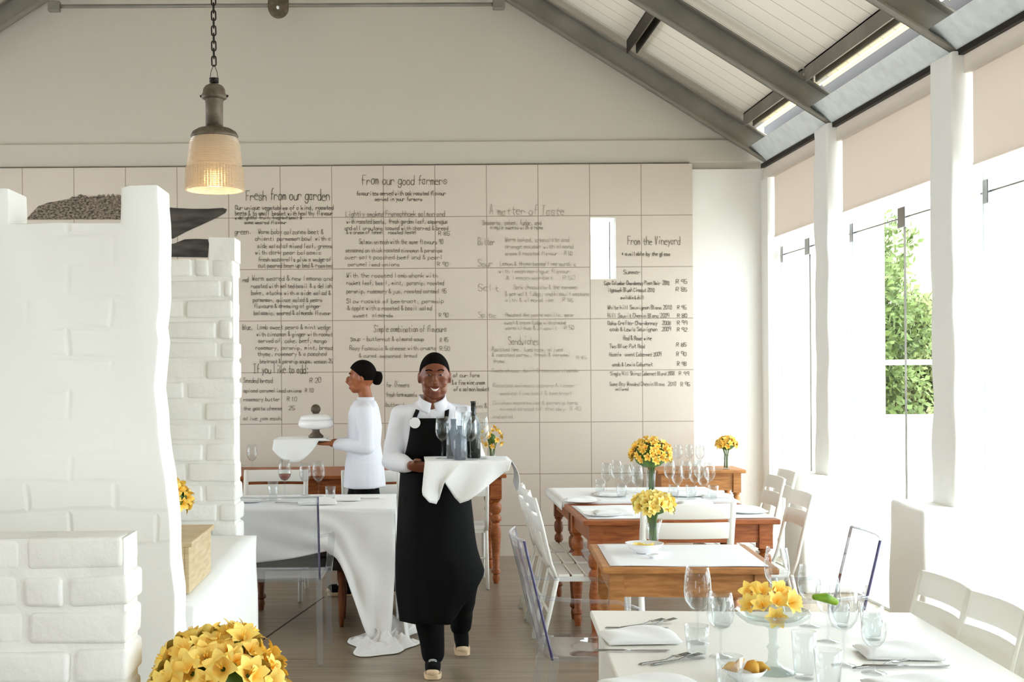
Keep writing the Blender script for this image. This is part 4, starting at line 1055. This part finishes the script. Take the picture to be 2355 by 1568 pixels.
# clothed table
CZ = .7585
wg(655, 1143, 'wine glass with a little pink wine on the clothed table', .25, .043, CZ, wine=1)
wg(733, 1141, 'wine glass on the clothed table beside the server, before the dark gap', .235, .043, CZ)
wg(702, 1139, 'wine glass at the back of the clothed table, left of the server', .22, .04, CZ)
tb(628, 1150, 'tumbler left of the pink wine on the clothed table', .12, .034, CZ)
tb(760, 1150, 'tumbler right of the wine glasses on the clothed table', .09, .034, CZ)
wg(580, 1088, 'wine glass on the long back table beside the brick wall end', .22, .04, .82)
nap(572, 1150, 0, 'white napkin on the clothed table beside the brick wall end', .9, z=CZ); plt(575, 1154, 'white plate on the clothed table beside the brick wall end', .9, z=CZ)
nap(730, 1158, .1, 'bunched white napkin in the middle of the clothed table', 1.2, z=CZ); nap(800, 1150, 0, 'white napkin at the right of the clothed table', .8, z=CZ)
knf(668, 1157, 0, 'knife on the clothed table left of the bunched napkin', z=CZ); knf(835, 1147, .1, 'knife on the clothed table nearest the waiter', z=CZ)
# ================================================================ people
def head(mb, c, k=1.0, rz=0):
    """head shapes facing -Y about the centre c, joined into the body"""
    c = Vector(c); R = Matrix.Rotation(rz, 3, 'Z')
    def e(p, r, rot=None):
        mb.ell(c+R@(Vector(p)*k), [x*k for x in r], 18, 12, R if rot is None else R@rot)
    e((0, .012, .022), (.074, .092, .098)); e((0, -.016, -.036), (.065, .072, .068)); e((0, -.046, -.086), (.034, .030, .024))
    e((0, -.066, .034), (.05, .022, .014)); e((0, -.094, -.012), (.011, .016, .026)); e((0, -.102, -.028), (.019, .014, .011))
    for s in (-1, 1):
        e((s*.036, -.058, -.028), (.026, .026, .026)); e((s*.077, .006, -.006), (.009, .02, .03)); e((s*.036, -.03, -.062), (.026, .042, .032))
    e((0, -.084, -.046), (.030, .012, .007)); e((0, -.080, -.074), (.026, .013, .008))
def face_parts(t, c, k=1.0, rz=0, smile=True, skin=skin_a):
    c = Vector(c); R = Matrix.Rotation(rz, 3, 'Z')
    for s in (-1, 1):
        MB().ell(c+R@Vector((s*.029*k, -.0775*k, .008*k)), (.0095*k, .0085*k, .0042*k), 12, 8).build('eye', eye_w, t, smooth=True)
        MB().ell(c+R@Vector((s*.029*k, -.0845*k, .008*k)), (.0055*k, .003*k, .0042*k), 10, 6).build('iris', eye_d, t, smooth=True)
        MB().tube([c+R@Vector((s*(.014+.008*q)*k, (-.086+.003*q)*k, (.030+.004*math.sin(q*PI/4))*k)) for q in range(5)], .0032*k, 6).build('eyebrow', hair_m, t, smooth=True)
    def ll(s_, z, y): return c+R@Vector((s_*k, y*k, z*k))
    if smile:
        MB().grid(lambda s, q: ll((s-.5)*.042, -.061+.009*(2*s-1)**2-(.0095*(1-(2*s-1)**2))*q, -.0955+.014*(2*s-1)**2), 12, 3).build('teeth', teeth_m, t, smooth=True, solid=.003)
        MB().tube([ll((q/8-.5)*.052, -.0585+.012*(q/4-1)**2, -.094+.014*(q/4-1)**2) for q in range(9)], [.001+.0032*math.sin(PI*q/8) for q in range(9)], 8).build('upper_lip', lip_m, t, smooth=True)
        MB().tube([ll((q/8-.5)*.050, -.0735+.022*(q/4-1)**2, -.093+.014*(q/4-1)**2) for q in range(9)], [.001+.0045*math.sin(PI*q/8) for q in range(9)], 8).build('lower_lip', lip_m, t, smooth=True)
def hair_cap(t, c, k=1.0, rz=0, thick=.006, bun=False, front=.045):
    c = Vector(c); R = Matrix.Rotation(rz, 3, 'Z')
    def f(s, q):
        a = 2*PI*s; fr = -math.sin(a)  # 1 towards the face (-Y)
        low = .10-.75*q
        th = q*(PI*.62 if fr < 0 else PI*(.62-.27*max(0, fr)**.6))
        return c+R@Vector(((.074+thick)*k*math.sin(th)*math.cos(a), (.012+(.092+thick)*math.sin(th)*math.sin(a))*k, (.022+(.098+thick)*math.cos(th))*k))
    MB().grid(f, 40, 16).build('hair', hair_m, t, smooth=True, solid=.004)
    if bun: rough(MB().ell(c+R@Vector((0, .115*k, .0)), (.045*k, .042*k, .05*k), 16, 12), .006, 30, 2).build('hair_bun', hair_m, t, smooth=True)
def hand(mb, wrist, palm_dir, side_dir, thumb_side, curl=.6, k=1.0):
    """palm with four unequal fingers and a thumb; palm_dir runs from the wrist to the knuckles"""
    w = Vector(wrist); d = Vector(palm_dir).normalized(); sd = Vector(side_dir); sd = (sd-d*sd.dot(d)).normalized(); nrm = d.cross(sd)
    for q in (-.5, 0, .5): mb.limb([w+sd*q*.035*k, w+d*.045*k+sd*q*.045*k, w+d*.085*k+sd*q*.052*k], [.014*k, .015*k, .012*k], 10)
    for i, (off, ln) in enumerate(((-.030, .066), (-.010, .076), (.010, .072), (.030, .056))):
        b = w+d*.085*k+sd*off*k
        a1, a2, a3 = curl*.5, curl*1.3, curl*2.0
        v1 = d*math.cos(a1)-nrm*math.sin(a1); v2 = d*math.cos(a2)-nrm*math.sin(a2); v3 = d*math.cos(a3)-nrm*math.sin(a3)
        p1 = b+v1*ln*.45*k; p2 = p1+v2*ln*.32*k; p3 = p2+v3*ln*.25*k
        mb.limb([b-d*.01, p1, p2, p3], [.0092*k, .0088*k, .008*k, .007*k], 8)
    b = w+d*.025*k+sd*thumb_side*.026*k
    mb.limb([b, b+(d*.6+sd*thumb_side)*.030*k-nrm*.004, b+(d*1.1+sd*thumb_side*.85)*.048*k-nrm*.012], [.012*k, .010*k, .008*k], 8)
def ringpts(z, cx, cy, rx, ry, n=28, p=2.3):
    out = []
    for j in range(n):
        a = 2*PI*j/n; c, s = math.cos(a), math.sin(a)
        out.append((cx+rx*math.copysign(abs(c)**(2/p), c), cy+ry*math.copysign(abs(s)**(2/p), s), z))
    return out

# ---- waiter walking towards the viewer
wx, wy = .125, 6.5
wt = thing('person', 'smiling waiter in white shirt and long black apron walking forward with a laden tray', 'person', (wx, wy, 0))
hc = (.012, -.03, 1.562); HK = 1.07
sk = MB(); head(sk, hc, HK, 0)
sk.limb([(0, .0, 1.34), (.004, -.008, 1.42), (.010, -.015, 1.52)], [.066, .058, .052])
sk.ell((0, -.052, 1.40), (.034, .034, .045))
sk.loft([ringpts(z, 0, 0, rx, ry) for z, rx, ry in ((.93, .13, .09), (1.05, .13, .085), (1.2, .14, .09), (1.33, .15, .085), (1.38, .10, .07))])
SH_R, EL_R, WR_R = (-.165, .0, 1.352), (-.222, .0, 1.115), (-.11, -.235, 1.105)
SH_L, EL_L, WR_L = (.170, .01, 1.352), (.235, .03, 1.105), (.185, -.17, 1.095)
for a, b, c in ((SH_R, EL_R, WR_R), (SH_L, EL_L, WR_L)):
    sk.limb([a, b], [.045, .036]); sk.limb([b, c], [.034, .025])
hand(sk, (-.118, -.240, 1.103), (.90, -.40, -.02), (.3, .62, -.72), -1, .7, 1.0)
hand(sk, (.18, -.185, 1.095), (-.25, -1, .0), (1, -.2, 0), -1, .15)
H_R, K_R, A_R = (-.075, .0, .90), (-.045, -.05, .5), (-.010, -.06, .10)
H_L, K_L, A_L = (.085, .0, .90), (.165, -.02, .50), (.160, .33, .17)
for a, b, c in ((H_R, K_R, A_R), (H_L, K_L, A_L)):
    sk.limb([a, b], [.075, .05]); sk.limb([b, c], [.048, .034])
sk.remesh('body', skin_a, wt, .0058, 7)
face_parts(wt, hc, HK); hair_cap(wt, hc, HK, thick=.0)
def shirt(t, SR, ER, WR, SL, EL, WL, rings, name='shirt', m=shirt_m, cuff=.038, sh=.062):
    mb = MB(); mb.loft([ringpts(*r) for r in rings])
    for a, b, c in ((SR, ER, WR), (SL, EL, WL)):
        a, b, c = Vector(a), Vector(b), Vector(c)
        mb.limb([a, a.lerp(b, .5)+Vector((0, 0, 0)), b], [sh, sh*.93, sh*.84]); mb.limb([b, b.lerp(c, .55), b.lerp(c, .84)], [sh*.84, sh*.76, cuff])
        mb.limb([Vector((0, a.y, a.z+.03)).lerp(a, .35), a], [.055, sh*.95])
    mb.v = [tuple(Vector(p)+.0075*noise.noise_vector(Vector(p)*13)) for p in mb.v]
    return mb.remesh(name, m, t, .0085, 2)
shirt(wt, SH_R, EL_R, WR_R, SH_L, EL_L, WR_L, [(.98, 0, 0, .13, .10), (1.06, 0, 0, .135, .10), (1.18, 0, 0, .158, .108), (1.30, 0, 0, .172, .112), (1.365, 0, 0, .165, .10), (1.41, 0, .005, .11, .078), (1.44, 0, .01, .07, .062)])
def collar(t, m, y0=-.075, z0=1.405, w=.062, dz=0):
    for s in (-1, 1):
        def f(a, q, s=s):
            ang = PI*.5*a*1.15   # from nape side to front
            x = s*w*math.cos(ang*.9-.15) ; y = -.012-.062*math.sin(ang)
            return (x*(1+.16*q)+s*.012*q*a, y-.012*q-.006*a, z0+.028-.045*a-.042*q-.018*q*a)
        MB().grid(f, 12, 5).build('collar', m, t, smooth=True, solid=.005)
    for s in (-1, 1):
        MB().grid(lambda a, q, s=s: (s*(w+.004)*math.sin(PI/2*a), .03+.055*math.cos(PI/2*a)-.02, z0+.03-.045*q), 8, 3).build('collar_back', m, t, smooth=True, solid=.005)
collar(wt, shirt_m, z0=1.438, w=.066)
MB().box(-.011, .011, -.119, -.112, 1.23, 1.36).build('placket', shirt_m, wt, bevel=.003)
# trousers
tr_ = MB(); tr_.loft([ringpts(z, .005, 0, rx, ry) for z, rx, ry in ((.80, .155, .11), (.92, .165, .115), (1.02, .158, .11))])
tr_.limb([H_R, K_R], [.098, .088]); tr_.limb([K_R, (-.025, -.055, .28), (-.008, -.055, .10)], [.088, .082, .062])
tr_.limb([H_L, K_L], [.095, .080]); tr_.limb([K_L, (.158, .17, .33), (.158, .325, .165)], [.080, .070, .055])
tr_.v = [tuple(Vector(p)+.01*noise.noise_vector(Vector(p)*9)) for p in tr_.v]
tr_.remesh('trousers', black_c, wt, .010, 2)
# apron: skirt, bib, straps
def apron_f(s, q):
    top = 1.075; bot = .275+ (0 if s < .62 else .26*((s-.62)/.38)**1.2)
    z = top+(bot-top)*q; zz = (1.075-z)/.8
    xl = -.172-.030*math.sin(min(1, zz/.9)*PI*.55)+.02*max(0, zz-.8)/.2
    xr = .185+.055*math.sin(min(1, zz)*PI*.5)+.038*math.exp(-((z-.50)/.11)**2)
    x = xl+(xr-xl)*s
    y = -.128-.045*zz-.035*math.exp(-((x-.16)/.09)**2-((z-.5)/.12)**2) + (.17-.08*zz)*abs(2*s-1)**3.0 + .010*math.sin(s*17+1)*zz
    return (x, y, z)
MB().grid(apron_f, 40, 36).build('apron_skirt', black_c, wt, smooth=True, solid=.004)
def bib(s, q):
    z = 1.345-.29*q; w = .095+.03*q+.05*q*q; cx = -.020+.015*q
    return (cx+(2*s-1)*w, -.124+.05*abs(2*s-1)**3*(.5+q)-.004*math.sin(q*7), z)
MB().grid(bib, 20, 16).build('apron_bib', black_c, wt, smooth=True, solid=.004)
for s, x0, x1 in ((-1, -.102, -.075), (1, .068, .078)):
    MB().grid(lambda a, q, x0=x0, x1=x1: (x0+(x1-x0)*q+(a-.5)*.022, -.118+.065*q**1.6, 1.335+.062*q), 2, 8).build('neck_strap', black_c, wt, smooth=True, solid=.004)
bd = MB(); bd.tube([(-.095, -.128, 1.322), (-.095, -.134, 1.322)], .029, 28); bd.build('round_badge', china, wt, smooth=False, bevel=.001)
def shoe(t, ankle, toe, lab='shoe'):
    a, b = Vector(ankle), Vector(toe); d = (b-a)
    mb = MB(); mb.limb([a+Vector((0, .01, .02)), a+Vector((0, 0, -.01)), a.lerp(b, .5)+Vector((0, 0, -.004)), b], [.040, .043, .042, .036])
    z0 = min(a.z, b.z)
    o = mb.remesh(lab, black_c, t, .006, 2)
    sl = MB(); base = []
    flat = Vector((d.x, d.y, 0)); n = flat.normalized(); sd = Vector((-n.y, n.x, 0)); L = flat.length
    for (q, w) in ((-.045, .026), (-.02, .038), (.06, .036), (L*.75, .046), (L+.012, .042), (L+.034, .026)):
        base.append((q, w))
    lo = [a+n*q+sd*w for q, w in base]+[a+n*q-sd*w for q, w in reversed(base)]
    def zz(p):
        t_ = max(0, min(1, (Vector((p.x-a.x, p.y-a.y, 0)).dot(n))/L)); return a.z+(b.z-a.z)*t_
    r1 = [Vector((p.x, p.y, zz(p)-.043)) for p in lo]; r2 = [Vector((p.x, p.y, zz(p)-.017)) for p in lo]
    sl.loft([r1, r2]); so = sl.build('sole', rubber, o, bevel=.004)
    for q in (.50, .68):
        MB().tube([a.lerp(b, q)+sd*w+Vector((0, 0, .036-14*w*w)) for w in (-.02, -.01, 0, .01, .02)], .0035, 6).build('lace', china, o, smooth=True)
    MB().ell(b+n*.012+Vector((0, 0, -.006)), (.034, .030, .024), 14, 8).build('toe_cap', rubber, o, smooth=True)
shoe(wt, (-.008, -.045, .045), (-.012, -.20, .045))
shoe(wt, (.158, .36, .135), (.162, .28, .055))
# ---- tray with cloth, bottles and glasses
TRZ = 1.143
tc_ = P(1068, 1057, 6.22); tx, ty = tc_.x, 6.21
tray = thing('serving_tray', 'round-cornered serving tray held by the smiling waiter, hidden under a white cloth', 'tray', (tx, ty, TRZ-.02))
MB().box(-.20, .215, -.15, .15, 0, .012).build('base', cut_m, tray, bevel=.005)
MB().box(-.204, -.198, -.155, .155, 0, .016).box(.214, .22, -.155, .155, 0, .016).box(-.204, .22, -.156, -.15, 0, .016).box(-.204, .22, .15, .156, 0, .016).build('rim', cut_m, tray)
tcl = thing('tray_cloth', 'white cloth over the waiter\'s tray with two pointed corners hanging in front', 'cloth', (tx, ty, TRZ))
MB().grid(lambda s, q: (-.205+.433*s, -.162+.324*q, .0005+.0015*math.sin(s*11)*math.sin(q*7)), 20, 12).build('cloth_top', cloth_m, tcl, smooth=True, solid=.003)
HM = [(969, 1128), (970, 1138), (985, 1155), (1001, 1160), (1008, 1148), (1014, 1118), (1020, 1108), (1030, 1124), (1044, 1146), (1056, 1158), (1076, 1150), (1102, 1132), (1128, 1112), (1152, 1094), (1168, 1082)]
def hang(s, q):
    k = s*(len(HM)-1); i = min(int(k), len(HM)-2); f = k-i
    u = HM[i][0]*(1-f)+HM[i+1][0]*f; v = HM[i][1]*(1-f)+HM[i+1][1]*f
    bx = XU(u, ty-.17)-tx; bz = ZV(v, ty-.17)-TRZ
    x0 = -.205+.433*s
    return (x0*(1-q)+bx*q, -.163-.012*q-.018*math.sin(s*19)*q, bz*q)
MB().grid(hang, 70, 14).build('front_fall', cloth_m, tcl, smooth=True, solid=.003)
MB().grid(lambda s, q: (.228+.03*q+.02*math.sin(q*3), -.162+.324*s, -(.16-.05*abs(s-.4))*q), 10, 8).build('right_fall', cloth_m, tcl, smooth=True, solid=.003)
TT = TRZ+.0035
def bottle(label, u, y, h, r, m):
    t = thing('bottle', label, 'bottle', (XU(u, y)+.0, y, TT))
    MB().lathe([(r*.9, 0), (r, .006), (r, h*.56), (r*.85, h*.64), (r*.42, h*.74), (r*.36, h*.8), (r*.36, h*.97), (r*.42, h*.975), (r*.42, h)], n=24).build('glass_body', m, t, smooth=True); return t
bottle('dark wine bottle standing tallest at the right of the waiter\'s tray', 1088, 6.24, .29, .036, bottle_m)
steelb = clear_mat('smoky glass', (.42, .47, .52), .9, .4, haze=.12)
bottle('smoky glass carafe left of the dark bottle on the tray', 1042, 6.22, .20, .038, steelb)
bottle('smoky glass bottle at the left front of the tray group', 1056, 6.12, .17, .033, steelb)
for k, (u, y, h, r, lab) in enumerate(((1016, 6.19, .215, .036, 'wine glass at the left of the waiter\'s tray, in front of the apron bib'),
        (1060, 6.32, .26, .036, 'tall flute behind the smoky carafe on the tray'),
        (1072, 6.20, .235, .030, 'wine glass in the middle of the waiter\'s tray'),
        (1080, 6.10, .22, .036, 'wine glass in front of the dark bottle on the tray'),
        (1106, 6.14, .235, .036, 'wine glass at the right of the dark bottle on the tray'),
        (1109, 6.24, .18, .034, 'small wine glass at the right end of the tray'))):
    place(('wg', h, r, 0), wine_glass(h, r), (XU(u, y), y, TT), 0, lab)
# ---- second server, in profile, facing left
s2 = thing('person', 'server in white jacket and black trousers walking left in profile with a tray', 'person', (-.315, 8.56, 0), -PI/2)
hc2 = (0, -.02, 1.545)
sk = MB(); head(sk, hc2, .98)
sk.limb([(0, .03, 1.32), (0, .012, 1.40), (0, -.005, 1.49)], [.055, .048, .046])
sk.loft([ringpts(z, 0, 0, rx, ry) for z, rx, ry in ((.9, .13, .10), (1.05, .12, .085), (1.2, .13, .10), (1.32, .14, .085), (1.37, .09, .07))])
A1 = ((-.165, .01, 1.31), (-.20, .03, 1.07), (-.11, -.22, 1.09)); A2 = ((.165, .01, 1.31), (.20, .03, 1.07), (.11, -.22, 1.09))
for a, b, c in (A1, A2): sk.limb([a, b], [.042, .034]); sk.limb([b, c], [.032, .024])
hand(sk, (-.108, -.225, 1.092), (.1, -1, 0), (-1, 0, 0), -1, .12); hand(sk, (.108, -.225, 1.092), (-.1, -1, 0), (-1, 0, 0), 1, .12)
sk.limb([(-.08, 0, .9), (-.08, -.10, .48)], [.075, .05]); sk.limb([(-.08, -.10, .48), (-.08, -.12, .1)], [.048, .034])
sk.limb([(.08, 0, .9), (.08, .06, .48)], [.075, .05]); sk.limb([(.08, .06, .48), (.08, .22, .13)], [.048, .034])
sk.remesh('body', skin_b, s2, .0066, 6)
face_parts(s2, hc2, .98, smile=False); hair_cap(s2, hc2, .98, thick=.008, bun=True)
shirt(s2, *A1, *A2, [(.78, 0, 0, .195, .150), (.95, 0, 0, .182, .135), (1.08, 0, 0, .15, .115), (1.2, 0, 0, .155, .12), (1.29, 0, 0, .165, .11), (1.345, 0, .005, .13, .10), (1.39, 0, .008, .07, .072)], 'chef_jacket', shirt_m)
MB().lathe([(.064, 1.36), (.060, 1.41), (.055, 1.41), (.058, 1.36)], (0, .01, 0), 24, caps=False).build('collar', shirt_m, s2, smooth=True)
tr_ = MB(); tr_.limb([(-.08, 0, .88), (-.08, -.10, .48)], [.095, .075]); tr_.limb([(-.08, -.10, .48), (-.08, -.12, .12)], [.075, .055])
tr_.limb([(.08, 0, .88), (.08, .06, .48)], [.095, .075]); tr_.limb([(.08, .06, .48), (.08, .2, .16)], [.075, .055]); tr_.ell((0, 0, .88), (.14, .10, .08))
tr_.remesh('trousers', black_c, s2, .012, 2)
shoe(s2, (-.08, -.11, .046), (-.08, -.24, .046)); shoe(s2, (.08, .25, .125), (.08, .16, .05))
t2 = thing('serving_tray', 'white-clothed tray carried by the server in profile', 'tray', (-.315-.44, 8.56, 1.108))
MB().box(-.17, .17, -.17, .17, 0, .014).build('base', cut_m, t2, bevel=.004)
tq = thing('tray_cloth', 'white cloth hanging from the tray of the server in profile', 'cloth', (-.755, 8.56, 1.124))
MB().box(-.176, .176, -.176, .176, .0, .003).build('cloth_top', cloth_m, tq)
MB().grid(lambda s, q: (-.178+.356*s+.05*q*(s-.2), -.178-.012*math.sin(s*15)*q, .002-(.15*math.sin(PI*min(1, s*1.15+.1))**.8+.01)*q), 24, 8).build('front_fall', cloth_m, tq, smooth=True, solid=.003)
tu = thing('tureen', 'white lidded dish with a dark knob on the tray of the server in profile', 'dish', (-.655, 8.55, 1.1275))
MB().lathe([(.05, 0), (.055, .012), (.03, .035), (.025, .05), (.03, .06), (.001, .061)], n=28).build('foot', pewter, tu, smooth=True)
MB().lathe([(.03, .058), (.11, .07), (.125, .09), (.12, .12), (.11, .128), (.001, .13)], n=36).build('dish', china, tu, smooth=True)
MB().lathe([(.118, .125), (.105, .15), (.06, .165), (.02, .170), (.001, .17)], n=36).build('lid', china, tu, smooth=True)
MB().ell((0, 0, .20), (.035, .035, .035), 16, 10).build('knob', pewter, tu, smooth=True)
